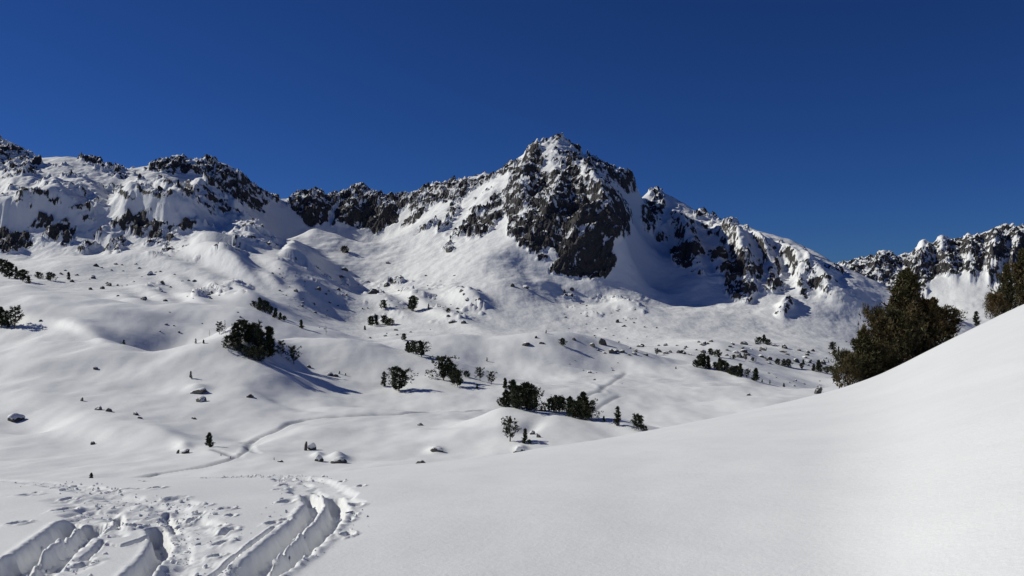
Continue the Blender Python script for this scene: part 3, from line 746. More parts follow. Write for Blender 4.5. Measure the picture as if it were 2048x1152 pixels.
# snow clods thrown up by the skis: uncountable crumbs
def clods():
    bm = bmesh.new(); r = random.Random(8)
    paths = [([(60, 962), (130, 972), (200, 990), (260, 1000), (330, 1008), (380, 1035)], .28, 260), ([(180, 1010), (240, 1020), (300, 1025), (340, 1040)], .45, 160),
             ([(195, 1025), (185, 1050), (160, 1085), (130, 1075)], .25, 120), ([(425, 955), (500, 952), (580, 953), (640, 960)], .5, 240), ([(338, 1035), (358, 1070), (350, 1130)], .14, 120),
             ([(600, 1060), (560, 1100), (520, 1130)], .14, 60), ([(640, 1095), (600, 1125), (560, 1145)], .14, 50), ([(430, 1090), (445, 1060), (455, 1020), (400, 1015)], .3, 50), ([(480, 1125), (450, 1150)], .2, 90),
             ([(170, 1120), (120, 1148)], .25, 60), ([(690, 1000), (705, 1040), (700, 1080)], .2, 25), ([(560, 965), (575, 1000), (560, 1040)], .2, 30)]
    for pts, hw, n in paths:
        W = to_world(pts)
        for _ in range(int(n * .6)):
            k = r.randrange(len(W) - 1); t = r.random()
            x = W[k][0] + (W[k + 1][0] - W[k][0]) * t + r.gauss(0, hw * .6); y = W[k][1] + (W[k + 1][1] - W[k][1]) * t + r.gauss(0, hw)
            if y < 5.0: continue
            sz = .007 + .024 * r.random() ** 4 + (.012 * r.random() if y > 12 else 0)
            mt = Matrix.Translation((x, y, fgz(x, y) + sz * .3)) @ Matrix.Rotation(r.random() * 6, 4, 'Z') @ Matrix.Rotation(r.random() * 3, 4, 'X') @ Matrix.Diagonal((sz * (.7 + r.random()), sz * (.7 + .6 * r.random()), sz * (.5 + .4 * r.random()), 1))
            g = bmesh.ops.create_icosphere(bm, subdivisions=1, radius=1, matrix=mt)
            for v in g['verts']: v.co += Vector((r.gauss(0, sz * .12), r.gauss(0, sz * .12), r.gauss(0, sz * .12)))
    me = bpy.data.meshes.new('snow_clods'); bm.to_mesh(me); bm.free()
    me.materials.append(M_FG)
    return bpy.data.objects.new('snow_clods', me)
link(clods(), label='small white snow clods scattered along the churned ski tracks', cat='snow clods', kind='stuff')
# ------------------------------------------------------------------ pines
def foliage_material(name, dark, mid, warm):
    m, n, l, p = new_mat(name)
    geo = n.new('ShaderNodeNewGeometry'); oi = n.new('ShaderNodeObjectInfo')
    at = n.new('ShaderNodeAttribute'); at.attribute_name = 'tuft'
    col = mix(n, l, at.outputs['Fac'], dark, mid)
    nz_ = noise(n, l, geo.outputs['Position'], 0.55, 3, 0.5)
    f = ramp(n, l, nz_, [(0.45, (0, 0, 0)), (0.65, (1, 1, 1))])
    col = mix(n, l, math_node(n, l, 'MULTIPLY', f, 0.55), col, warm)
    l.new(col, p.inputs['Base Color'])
    p.inputs['Roughness'].default_value = 0.65; p.inputs['Specular IOR Level'].default_value = 0.25
    return m
M_NEEDLE = foliage_material('pine_needles', (0.016, 0.026, 0.014, 1), (0.045, 0.062, 0.030, 1), (0.060, 0.050, 0.026, 1))
M_NEEDLE_OLIVE = foliage_material('olive_pine_needles', (0.034, 0.032, 0.013, 1), (0.090, 0.080, 0.032, 1), (0.125, 0.074, 0.028, 1))
M_BARK, n_, l_, p_ = new_mat('pine_bark')
g_ = n_.new('ShaderNodeNewGeometry')
l_.new(ramp(n_, l_, noise(n_, l_, g_.outputs['Position'], 9, 4), [(0.35, (0.035, 0.026, 0.020)), (0.65, (0.11, 0.085, 0.07))]), p_.inputs['Base Color'])
p_.inputs['Roughness'].default_value = 0.85

def tube(vs, fs, pts, radii, sides=5):
    b = len(vs)
    for k, (q, r) in enumerate(zip(pts, radii)):
        d = (pts[min(k + 1, len(pts) - 1)] - pts[max(k - 1, 0)]).normalized()
        u = d.cross(Vector((0.31, 0.95, 0.02))).normalized(); v = d.cross(u)
        for s in range(sides):
            a = 2 * math.pi * s / sides
            vs.append(q + u * math.cos(a) * r + v * math.sin(a) * r)
    for k in range(len(pts) - 1):
        for s in range(sides):
            t = (s + 1) % sides
            fs.append((b + k * sides + s, b + k * sides + t, b + (k + 1) * sides + t, b + (k + 1) * sides + s))

PROF = {
    'cone': (0.05, lambda h: 0.26 * (1 - h) ** .75 + .03), 'slim': (0.04, lambda h: 0.15 * (1 - h) ** .6 + .02),
    'round': (0.13, lambda h: 0.29 * math.sqrt(max(0, 1 - ((h - .34) / .68) ** 2)) * (1 + .3 * math.sin(h * 19)) + .02), 'wide': (0.14, lambda h: 0.40 * math.sqrt(max(0, 1 - ((h - .30) / .74) ** 2)) * (1 + .3 * math.sin(h * 17)) + .02),
    'open': (0.22, lambda h: 0.28 * math.sqrt(max(0, 1 - ((h - .6) / .5) ** 2)) + .03), 'bush': (0.02, lambda h: 0.62 * math.sqrt(max(0, 1 - (h / 1.02) ** 2)) + .05),
    'bigcone': (0.03, lambda h: 0.34 * (1 - h) ** .9 * (1 + .35 * math.sin(h * 21)) + .02), 'bigwide': (0.04, lambda h: 0.50 * math.sqrt(max(0, 1 - ((h - .30) / .74) ** 2)) + .04),
    'bare': (0.25, lambda h: 0.16 * (1 - h) + .04),
}
def pine_proto(kind, seed, limbs, tufts, blades, tl, mat):
    r = random.Random(seed)
    h0, prof = PROF[kind]
    vs, fs = [], []
    lean = Vector((r.uniform(-.05, .05), r.uniform(-.05, .05), 0)); ph = r.random() * 6
    spine = lambda h: Vector((lean.x * h + .012 * math.sin(h * 7 + ph), lean.y * h + .012 * math.cos(h * 6 + ph), h))
    hs = [i / 9 for i in range(10)]
    tr = .026 if kind not in ('slim', 'bare') else .018
    tube(vs, fs, [spine(h * 1.0) - Vector((0, 0, .06 if i == 0 else 0)) for i, h in enumerate(hs)], [tr * (1 - h) ** .8 + .003 for h in hs], 6)
    tips = []
    irr = [1 + r.gauss(0, .30 if kind in ('round', 'wide') else .2) for _ in range(9)]
    for k in range(limbs):
        h = h0 + (0.97 - h0) * ((k + r.random()) / limbs)
        az = k * 2.4 + r.gauss(0, .4)
        sec = int((az % (2 * math.pi)) / (2 * math.pi) * 8.99)
        ln = prof(h) * r.uniform(.62, 1.12) * irr[sec]
        a = spine(h); up = .45 * ln * r.uniform(.1, 1.0) + (.12 * ln if kind != 'bush' else .3 * ln); droop = -.12 * ln if h < .4 else 0
        d = Vector((math.cos(az), math.sin(az), 0))
        b_ = a + d * ln * .55 + Vector((0, 0, droop)); c_ = a + d * ln + Vector((0, 0, up))
        tube(vs, fs, [a, b_, c_], [.008 * (1.2 - h) + .002, .005 * (1.2 - h) + .0015, .0015], 4)
        tips.append((a, b_, c_, ln, h))
        if kind == 'bare' or kind == 'open' :
            for q in range(2):
                t = r.uniform(.4, .9); m_ = a.lerp(b_, t * 2) if t < .5 else b_.lerp(c_, t * 2 - 1)
                tube(vs, fs, [m_, m_ + (d + Vector((r.gauss(0, .8), r.gauss(0, .8), r.uniform(0, .8)))).normalized() * ln * .3], [.003, .001], 3)
    tm = bpy.data.meshes.new(kind + '_pine_trunk'); tm.from_pydata([tuple(v) for v in vs], [], fs); tm.materials.append(M_BARK)
    for p in tm.polygons: p.use_smooth = True
    if kind == 'bare' and not tufts: return tm, None
    cv, cf, val = [], [], []
    for k in range(tufts):
        if r.random() < .06: a = spine(r.uniform(.85, 1.0)); pos = a; ln = .05; h = .95; out = Vector((0, 0, 1))
        else:
            a, b_, c_, ln, h = r.choice(tips)
            t = 1 - abs(r.gauss(0, .38));
            if t < .12: t = r.uniform(.2, 1)
            pos = a.lerp(b_, t * 2) if t < .5 else b_.lerp(c_, t * 2 - 1)
            out = (c_ - a).normalized()
            s = .11 * ln + .010
            pos = pos + Vector((r.gauss(0, s), r.gauss(0, s), r.gauss(0, s * .7) + s * .3))
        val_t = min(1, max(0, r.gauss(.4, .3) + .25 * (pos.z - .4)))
        for q in range(blades):
            dr = (out * .5 + Vector((r.gauss(0, .7), r.gauss(0, .7), r.gauss(.35, .6)))).normalized()
            sd = dr.cross(Vector((r.gauss(0, 1), r.gauss(0, 1), r.gauss(0, 1)))).normalized()
            L_ = tl * r.uniform(.6, 1.25); w = L_ * .24
            i = len(cv)
            cv += [pos - sd * w * .8 - dr * L_ * .15, pos + sd * w * .8 - dr * L_ * .1, pos + dr * L_ + sd * w * .3, pos + dr * L_ - sd * w * .2]
            cf.append((i, i + 1, i + 2, i + 3)); val += [val_t] * 4
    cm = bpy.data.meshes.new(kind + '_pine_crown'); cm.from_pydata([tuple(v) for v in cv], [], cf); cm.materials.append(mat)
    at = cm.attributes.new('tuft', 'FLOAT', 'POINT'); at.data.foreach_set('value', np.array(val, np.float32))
    return tm, cm

PROTO = {}
for kind, nvar in (('cone', 4), ('slim', 2), ('round', 5), ('wide', 3), ('open', 3), ('bush', 3)):
    for v in range(nvar):
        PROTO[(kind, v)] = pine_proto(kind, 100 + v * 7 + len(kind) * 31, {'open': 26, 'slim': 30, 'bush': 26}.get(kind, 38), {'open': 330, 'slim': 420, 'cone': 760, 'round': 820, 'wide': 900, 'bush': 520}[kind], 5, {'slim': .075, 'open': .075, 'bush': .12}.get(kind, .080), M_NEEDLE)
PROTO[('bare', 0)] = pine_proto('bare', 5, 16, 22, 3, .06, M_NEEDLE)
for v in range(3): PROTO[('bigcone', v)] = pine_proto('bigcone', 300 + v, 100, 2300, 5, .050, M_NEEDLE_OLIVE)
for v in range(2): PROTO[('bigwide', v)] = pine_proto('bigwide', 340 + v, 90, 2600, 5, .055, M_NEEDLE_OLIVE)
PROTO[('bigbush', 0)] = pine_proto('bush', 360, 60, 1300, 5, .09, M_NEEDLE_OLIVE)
PROTO[('bigopen', 0)] = pine_proto('open', 371, 60, 1300, 5, .055, M_NEEDLE_OLIVE)
NVAR = {}
for k, v in PROTO: NVAR[k] = max(NVAR.get(k, 0), v + 1)
rt = random.Random(77)
def plant(x, y, z, h, kind, label, group=None, name='pine_tree', cat='pine tree', var=None, sx=1.0, sink=.03):
    v = rt.randrange(NVAR[kind]) if var is None else var
    tm, cm = PROTO[(kind, v)]
    o = bpy.data.objects.new(name, None); o.empty_display_size = .3
    o.location = (x, y, z - h * sink); o.rotation_euler = (rt.uniform(-.03, .03), rt.uniform(-.03, .03), rt.uniform(0, 6.28))
    o.scale = (h * sx, h * sx, h)
    link(o, None, label, cat, group)
    link(bpy.data.objects.new('trunk', tm), o)
    if cm: link(bpy.data.objects.new('crown', cm), o)
    return o

GR = {'grove': 'pines of the dark grove on the left knoll', 'row': 'small pines in the row on the upper left crest', 'big': 'pines of the dense grove behind the central knoll', 'g2': 'pines of the small group right of the central grove',
      'g3': 'pines of the brown tinged group right of centre', 'right': 'pines in the row on the right valley crest', 'left': 'pines at the left edge', 'top': 'pines on the snowy shoulder at the far left', 'slope': 'pines on the lower mountain slope', 'far': 'pines in the right boulder field', 'mid': 'pines on the middle snow ridge'}
TREES = [
    (3, 652, 38, 'cone', 'dark pine cut by the left picture edge above the long blue shadow', 'left'), (14, 655, 34, 'slim', 'narrow pine between two fuller pines at the left edge', 'left'), (29, 656, 43, 'open', 'pine with open tiered branches, rightmost of the three at the left edge', 'left'),
    (4, 548, 30, 'round', 'leftmost pine of the five on the far left snowy shoulder', 'top'), (18, 557, 32, 'round', 'bushy pine, second from left on the far left shoulder', 'top'), (33, 559, 26, 'slim', 'slender pine in the middle of the far left shoulder group', 'top'), (46, 563, 24, 'round', 'round pine, fourth on the far left snowy shoulder', 'top'), (58, 567, 15, 'cone', 'lowest little pine at the right end of the far left shoulder', 'top'),
    (78, 557, 12, 'bush', 'low round pine bush just right of the far left shoulder', None), (101, 561, 15, 'bush', 'low pine bush with a snowy gap beneath, right of the far left shoulder', None), (138, 559, 15, 'cone', 'small lone pine casting a short shadow below the left cliffs', None),
    (248, 688, 9, 'cone', 'tiny lone sapling on the long left snow crest', None), (382, 757, 15, 'slim', 'tiny lone sapling above the wind scooped snow on the left knoll', None), (392, 687, 10, 'slim', 'tiny sapling on the crest left of the knoll top', None), (407, 687, 8, 'cone', 'smallest sapling beside the bare snag on the left knoll', None),
    (419, 672, 13, 'bare', 'short bare leaning snag on the left knoll crest', None), (439, 668, 24, 'open', 'ragged one sided pine left of the dark grove', None), (450, 667, 28, 'bare', 'thin bare dead trunk left of the dark grove', None),
    (458, 694, 22, 'bush', 'low spreading bush at the left foot of the dark grove', 'grove'), (472, 686, 40, 'cone', 'left flank pine of the dark grove on the knoll', 'grove'), (490, 684, 44, 'round', 'highest standing pine of the dark grove, top of its outline', 'grove'), (505, 692, 44, 'wide', 'broad pine in the middle of the dark grove above the snowy hollow', 'grove'),
    (519, 712, 54, 'cone', 'tall full pine right of the middle of the dark grove', 'grove'), (537, 714, 60, 'cone', 'pointed pine at the right end of the dark grove', 'grove'), (478, 702, 18, 'bush', 'low bush under the left flank pine of the dark grove', 'grove'), (497, 714, 20, 'bush', 'low bush at the lower edge of the dark grove', 'grove'), (515, 721, 26, 'bush', 'lowest bush where the grove shadow begins', 'grove'),
    (562, 713, 30, 'open', 'slim pine with a tuft on a bare stem right of the dark grove', None), (588, 728, 36, 'open', 'open crowned pine with visible limbs at the head of the long shadow', None), (679, 748, 6, 'cone', 'tiny sapling on the snow covered rock right of the grove shadows', None), (691, 751, 5, 'cone', 'tiniest sapling right of the grove shadows', None),
    (509, 614, 11, 'bush', 'low bush at the left end of the upper left crest row', 'row'), (519, 621, 26, 'cone', 'tallest pine at the left of the upper left crest row', 'row'), (530, 626, 25, 'round', 'second tall pine of the upper left crest row', 'row'), (541, 629, 17, 'round', 'rounded pine in the middle of the upper left crest row', 'row'), (550, 636, 20, 'cone', 'pointed pine right of the middle of the upper left crest row', 'row'), (560, 640, 15, 'cone', 'second last pine of the upper left crest row', 'row'), (568, 641, 9, 'bush', 'last low bush at the right end of the crest row', 'row'),
    (603, 656, 17, 'cone', 'single dark pine in the gully right of the crest row', None), (652, 669, 18, 'bare', 'pale bare snag where the gully meets the snow slope', None), (690, 506, 13, 'bush', 'reddish brown bush on the sunlit mound below the shaded cirque', None),
    (768, 773, 30, 'slim', 'narrow pine left of the broad pine on the smooth snow hill', 'mid'), (798, 782, 46, 'wide', 'broad layered pine casting one long shadow on the smooth snow hill', 'mid'),
    (816, 705, 23, 'cone', 'left pine of the compact trio on the middle ridge', 'mid'), (827, 707, 25, 'round', 'central pine of the compact trio on the middle ridge', 'mid'), (843, 713, 30, 'wide', 'right and fullest pine of the compact trio on the middle ridge', 'mid'), (808, 681, 14, 'round', 'small dark pine peeking over the middle ridge', None),
    (730, 660, 9, 'cone', 'tiny pine left of the clump on the lower mountain slope', 'slope'), (742, 652, 20, 'round', 'left pine of the clump on the lower mountain slope', 'slope'), (753, 650, 20, 'cone', 'middle pine of the clump on the lower mountain slope', 'slope'), (770, 650, 19, 'round', 'right pine of the clump on the lower mountain slope', 'slope'), (779, 651, 13, 'bush', 'bush in the shade at the right of the slope clump', 'slope'),
    (768, 618, 18, 'round', 'round pine above the slope clump with striped shadow', 'slope'), (824, 622, 30, 'round', 'taller double crowned pine on the lower mountain slope', 'slope'), (857, 620, 13, 'slim', 'leaning thin pine right of the double crowned pine', 'slope'), (896, 625, 8, 'bush', 'tiny bush left of the shaded rock hollow', 'slope'),
    (887, 760, 46, 'wide', 'tall broad pine at the left of the ridge line trees', 'mid'), (906, 762, 36, 'round', 'rounded pine just right of the tall broad pine', 'mid'), (915, 773, 32, 'wide', 'lower spreading pine in front of the rounded pine', 'mid'), (934, 754, 11, 'bush', 'small round bush beside the spreading pine', 'mid'), (960, 761, 26, 'open', 'pale open pine, left of two on the shaded ridge', 'mid'), (983, 769, 26, 'open', 'open pine, right of two on the shaded ridge', 'mid'),
    (1010, 777, 21, 'cone', 'small pointed pine floating above the dense grove', None), (954, 777, 9, 'cone', 'tiny sapling in the blue shade under the ridge pines', None),
    (1004, 812, 15, 'bush', 'low bush at the left end of the dense grove', 'big'), (1013, 813, 34, 'cone', 'pointed left pine of the dense grove', 'big'), (1027, 815, 54, 'cone', 'tallest pine of the dense grove, left of its middle', 'big'), (1039, 818, 46, 'round', 'full pine in the middle of the dense grove', 'big'), (1053, 820, 54, 'round', 'wide pine right of the middle of the dense grove', 'big'), (1068, 822, 42, 'wide', 'right hand pine of the dense grove', 'big'), (1034, 817, 22, 'bush', 'dark undergrowth in front of the dense grove', 'big'), (1060, 821, 20, 'bush', 'dark undergrowth at the right foot of the dense grove', 'big'),
    (1083, 823, 11, 'cone', 'left of two tiny saplings between the groves', None), (1090, 824, 10, 'cone', 'right of two tiny saplings between the groves', None),
    (1102, 824, 28, 'round', 'left pine of the small round group', 'g2'), (1113, 825, 32, 'wide', 'middle pine of the small round group', 'g2'), (1124, 825, 30, 'round', 'right pine of the small round group', 'g2'),
    (1140, 831, 38, 'cone', 'left pine of the brown tinged group', 'g3'), (1151, 835, 32, 'bush', 'low broad pine in the brown tinged group', 'g3'), (1164, 838, 54, 'cone', 'tallest pine of the brown tinged group', 'g3'), (1175, 841, 40, 'wide', 'right pine of the brown tinged group above the snow edge', 'g3'),
    (1208, 843, 11, 'cone', 'tiny pine between the brown tinged group and the spire pine', None), (1235, 851, 38, 'slim', 'narrow spire shaped pine on the snow edge', None), (1277, 860, 30, 'wide', 'lone spreading pine right of the spire shaped pine', None), (1290, 863, 10, 'bush', 'low bush at the foot of the lone spreading pine', None),
    (1020, 883, 48, 'open', 'grey open branched pine on the near central knoll', None), (1049, 887, 30, 'slim', 'dark slim pine right of the grey open one on the knoll', None), (1058, 888, 8, 'bush', 'tiny bush at the foot of the dark slim pine', None),
    (1126, 692, 16, 'round', 'round little pine with a thin shadow on the central dome', None), (1092, 667, 7, 'slim', 'tiny sapling on top of the central snow dome', None), (974, 723, 8, 'slim', 'tiny sapling alone left of the faint white ski tracks', None),
    (1392, 734, 13, 'bush', 'low bush starting the right valley row', 'right'), (1400, 735, 24, 'round', 'left tall pine of the right valley row', 'right'), (1407, 735, 28, 'cone', 'peaked pine, highest in the left block of the valley row', 'right'), (1417, 737, 26, 'cone', 'triangular pine closing the left block of the valley row', 'right'),
    (1431, 739, 15, 'round', 'small pine opening the middle block of the valley row', 'right'), (1438, 741, 25, 'cone', 'tallest pine of the middle block of the valley row', 'right'), (1446, 743, 23, 'round', 'round pine within the middle block of the valley row', 'right'), (1454, 745, 20, 'cone', 'last pine of the middle block of the valley row', 'right'), (1460, 747, 11, 'bush', 'bush between the middle and right blocks of the row', 'right'),
    (1466, 750, 16, 'bush', 'broad low pine opening the right block of the row', 'right'), (1473, 751, 20, 'round', 'dark pine inside the right block of the row', 'right'), (1481, 754, 27, 'cone', 'triangular pine ending the dark valley row', 'right'), (1494, 757, 19, 'open', 'thin grey pine beside the dark valley row', 'right'), (1510, 762, 26, 'cone', 'separate conical pine at the right end of the valley row', 'right'),
    (1524, 765, 6, 'cone', 'first tiny sapling right of the separate conical pine', None), (1540, 768, 8, 'slim', 'second tiny sapling right of the separate conical pine', None), (1568, 774, 8, 'cone', 'third tiny sapling down the snow crest on the right', None),
    (1422, 712, 15, 'round', 'pine behind the left block of the valley row', 'far'), (1436, 714, 13, 'bush', 'round bush behind the middle block of the valley row', 'far'), (1467, 718, 8, 'bush', 'small dark bush behind the right block of the valley row', 'far'), (1491, 721, 14, 'open', 'pale thin pine in the boulder field', 'far'), (1506, 722, 7, 'bush', 'tiny dark bush right of the pale thin pine', 'far'),
    (1517, 687, 12, 'bush', 'bush beside the peaked pine on the far boulder crest', 'far'), (1528, 686, 17, 'cone', 'peaked pine on the far boulder crest', 'far'), (1536, 690, 11, 'bush', 'shaded bush right of the peaked pine', 'far'), (1664, 701, 17, 'round', 'round pine at the foot of the right shaded flank', 'far'), (1677, 706, 13, 'slim', 'slim pine beside the round flank pine', 'far'),
    (1556, 729, 11, 'bush', 'left bush of the dark patch in the right boulder field', 'far'), (1568, 733, 15, 'round', 'middle tree of the dark patch in the right boulder field', 'far'), (1577, 735, 17, 'round', 'largest tree of the dark patch in the right boulder field', 'far'), (1607, 729, 10, 'cone', 'small triangular pine above the boulders near the big right trees', 'far'), (1603, 738, 12, 'round', 'round pine below the small triangular one', 'far'),
    (1627, 742, 15, 'cone', 'left pine next to the dark triangular pine', 'far'), (1638, 744, 24, 'cone', 'dark triangular pine left of the big foreground trees', 'far'), (1652, 746, 12, 'bush', 'bush right of the dark triangular pine', 'far'), (1663, 746, 14, 'round', 'pine almost touching the big foreground trees', 'far'), (1313, 710, 13, 'open', 'ragged little pine among rocks at the mountain foot', 'far'),
    (419, 894, 29, 'cone', 'lone bushy pine above the ski track junction', None), (182, 962, 16, 'cone', 'small lone pine at the left end of the ski track', None), (442, 912, 5, 'slim', 'tiny dark sapling beside the lone bushy pine', None), (461, 917, 5, 'slim', 'tiny dark sapling right at the ski track junction', None), (548, 920, 5, 'slim', 'tiny twig like sapling beside a flat dark rock', None), (1352, 738, 5, 'cone', 'tiny sapling alone in the snow left of the valley row', None),
]
for px, py, h, kind, label, g in TREES:
    x, y, z = hit(px, py, 62)
    small = kind == 'bush'
    plant(x, y, z, h / F * y, kind, label, GR[g] if g else None, name='pine_bush' if small else ('dead_tree' if kind == 'bare' else 'pine_tree'), cat='bush' if small else ('dead tree' if kind == 'bare' else 'pine tree'))
NEAR = [  # px, distance behind the snow edge, base offset, height px, kind, variant, width factor, label
    (1814, 2.0, 0.1, 186, 'bigcone', 0, .92, 'tallest peaked olive pine in the big near cluster on the right'), (1768, 1.6, 0, 124, 'bigwide', 0, .55, 'broad olive pine left of the tallest one in the near cluster'),
    (1728, 0.9, 0, 104, 'bigcone', 1, 1.05, 'pine with open lower limbs on the left of the near cluster'), (1690, 0.6, 0, 64, 'bigbush', 0, .6, 'low bushy pine at the left foot of the near cluster'),
    (1788, 0.6, 0, 112, 'bigwide', 1, .8, 'brown tinged pine in the lower middle of the near cluster'), (1840, 0.8, 0, 112, 'bigcone', 2, 1.0, 'russet pine on the right side of the near cluster'),
    (1868, 2.6, 0.2, 100, 'bigcone', 1, 1.0, 'dark pointed pine behind the right side of the near cluster'), (1893, 2.0, 0.1, 66, 'bigopen', 0, 1.3, 'open pine with limbs reaching right over the sunlit snow'),
    (1752, 0.3, 0, 60, 'bigbush', 0, .9, 'dark bush along the snow edge under the near cluster'), (1722, 0.3, 0, 48, 'bigbush', 0, .9, 'small bush on the snow edge near the low bushy pine'),
    (1953, 0.4, 0, 30, 'slim', 0, 1.1, 'single small pine on the bright snow edge between the big trees'), (1953 + 37, 1.5, 0, 44, 'bigbush', 0, .6, 'bush at the left foot of the right edge pines'),
    (2010, 2.0, 0, 98, 'bigcone', 2, .62, 'slim tall pine, left of the two at the right picture edge'), (2044, 2.2, 0, 112, 'bigcone', 0, .7, 'pine cut off by the right picture edge'), (2092, 2.5, 0, 130, 'bigcone', 1, .8, 'pine just beyond the right picture edge'),
]
for px, back, dz, h, kind, var, sx, label in NEAR:
    y = float(smooth_interp(float(px), EPX, EY0)) + back
    x = (px - CX) / F * y
    bush = kind == 'bigbush'
    plant(x, y, fgz(x, y) + 0.0, h / F * y, kind, label, 'large pines on the near slope edge', name='pine_bush' if bush else 'pine_tree', cat='bush' if bush else 'pine tree', var=var, sx=sx)

# ------------------------------------------------------------------ boulders
def rock_material(snowy):
    m, n, l, p = new_mat('boulder_rock_snowy' if snowy else 'boulder_rock')
    tc = n.new('ShaderNodeTexCoord'); geo = n.new('ShaderNodeNewGeometry')
    a = noise(n, l, tc.outputs['Object'], 2.2, 5, 0.65); b = noise(n, l, tc.outputs['Object'], 9, 4, 0.6)
    col = ramp(n, l, a, [(0.32, (0.035, 0.033, 0.033)), (0.55, (0.085, 0.080, 0.076)), (0.75, (0.16, 0.15, 0.14))])
    if snowy:
        sx = n.new('ShaderNodeSeparateXYZ'); l.new(geo.outputs['Normal'], sx.inputs[0])
        s = math_node(n, l, 'ADD', sx.outputs['Z'], math_node(n, l, 'MULTIPLY', math_node(n, l, 'SUBTRACT', a, .5), .9))
        f = math_node(n, l, 'MULTIPLY', math_node(n, l, 'SUBTRACT', s, .62), 9, True)
        col = mix(n, l, f, col, SNOW_B)
    l.new(col, p.inputs['Base Color']); p.inputs['Roughness'].default_value = 0.85
    l.new(bump(n, l, b, .6, .15), p.inputs['Normal'])
    return m
M_ROCK, M_ROCKS = rock_material(False), rock_material(True)
def boulder_mesh(seed, sub, mat):
    r = random.Random(seed); bm = bmesh.new()
    bmesh.ops.create_icosphere(bm, subdivisions=sub, radius=1)
    planes = [(Vector((r.gauss(0, 1), r.gauss(0, 1), r.gauss(.2, .8))).normalized(), r.uniform(.45, .85)) for _ in range(11)]
    for v in bm.verts:
        for nn_, d in planes:
            k = v.co.dot(nn_) - d
            if k > 0: v.co -= nn_ * k * .92
    co = np.array([v.co[:] for v in bm.verts])
    dn = fbm(co[:, 0] * 1.7 + seed, co[:, 1] * 1.7 + co[:, 2] * 1.3, 3, seed)
    for v, d in zip(bm.verts, dn): v.co *= 1 + .09 * float(d)
    me = bpy.data.meshes.new('boulder'); bm.to_mesh(me); bm.free(); me.materials.append(mat)
    return me
def cap_mesh(seed, src, lo):
    """rounded pillow of snow on the upper part of a boulder"""
    bm = bmesh.new(); bm.from_mesh(src)
    bmesh.ops.delete(bm, geom=[v for v in bm.verts if v.co.z < lo + .12 * math.sin(v.co.x * 5 + seed)], context='VERTS')
    for v in bm.verts:
        k = min(1, max(0, (v.co.z - lo) / .35))
        v.co = Vector((v.co.x * (1.0 + .05 * k), v.co.y * (1.0 + .05 * k), v.co.z + .15 * k ** .7))
    for f in bm.faces: f.smooth = True
    me = bpy.data.meshes.new('snow_cap'); bm.to_mesh(me); bm.free(); me.materials.append(M_VALLEY)
    return me
BM = [boulder_mesh(s, 3, M_ROCK) for s in range(5)]
CAPS = [cap_mesh(i, m, .10) for i, m in enumerate(BM)]
BS = [boulder_mesh(50 + s, 2, M_ROCKS) for s in range(8)]
def boulder(px, py, w, h, label, cap=0, group=None, name='boulder', var=None):
    x, y, z = hit(px, py, 62)
    sw, sh = w / F * y * .5, h / F * y
    o = bpy.data.objects.new(name, None if cap else (BS[rt.randrange(8)] if var is None else BM[var % 5]))
    o.location = (x, y + sw * .3, z + sh * (.16 if cap else .04)); o.scale = (sw, sw * rt.uniform(.6, 1.0), sh * (.72 if cap else .95)); o.rotation_euler = (rt.uniform(-.25, .25), rt.uniform(-.3, .3), rt.uniform(-.5, .5) + (rt.choice((0, 3.14))))
    link(o, None, label, 'rock', group)
    if cap:
        v = rt.randrange(5)
        link(bpy.data.objects.new('rock_body', BM[v]), o); link(bpy.data.objects.new('snow_cap', CAPS[v]), o)
    return o
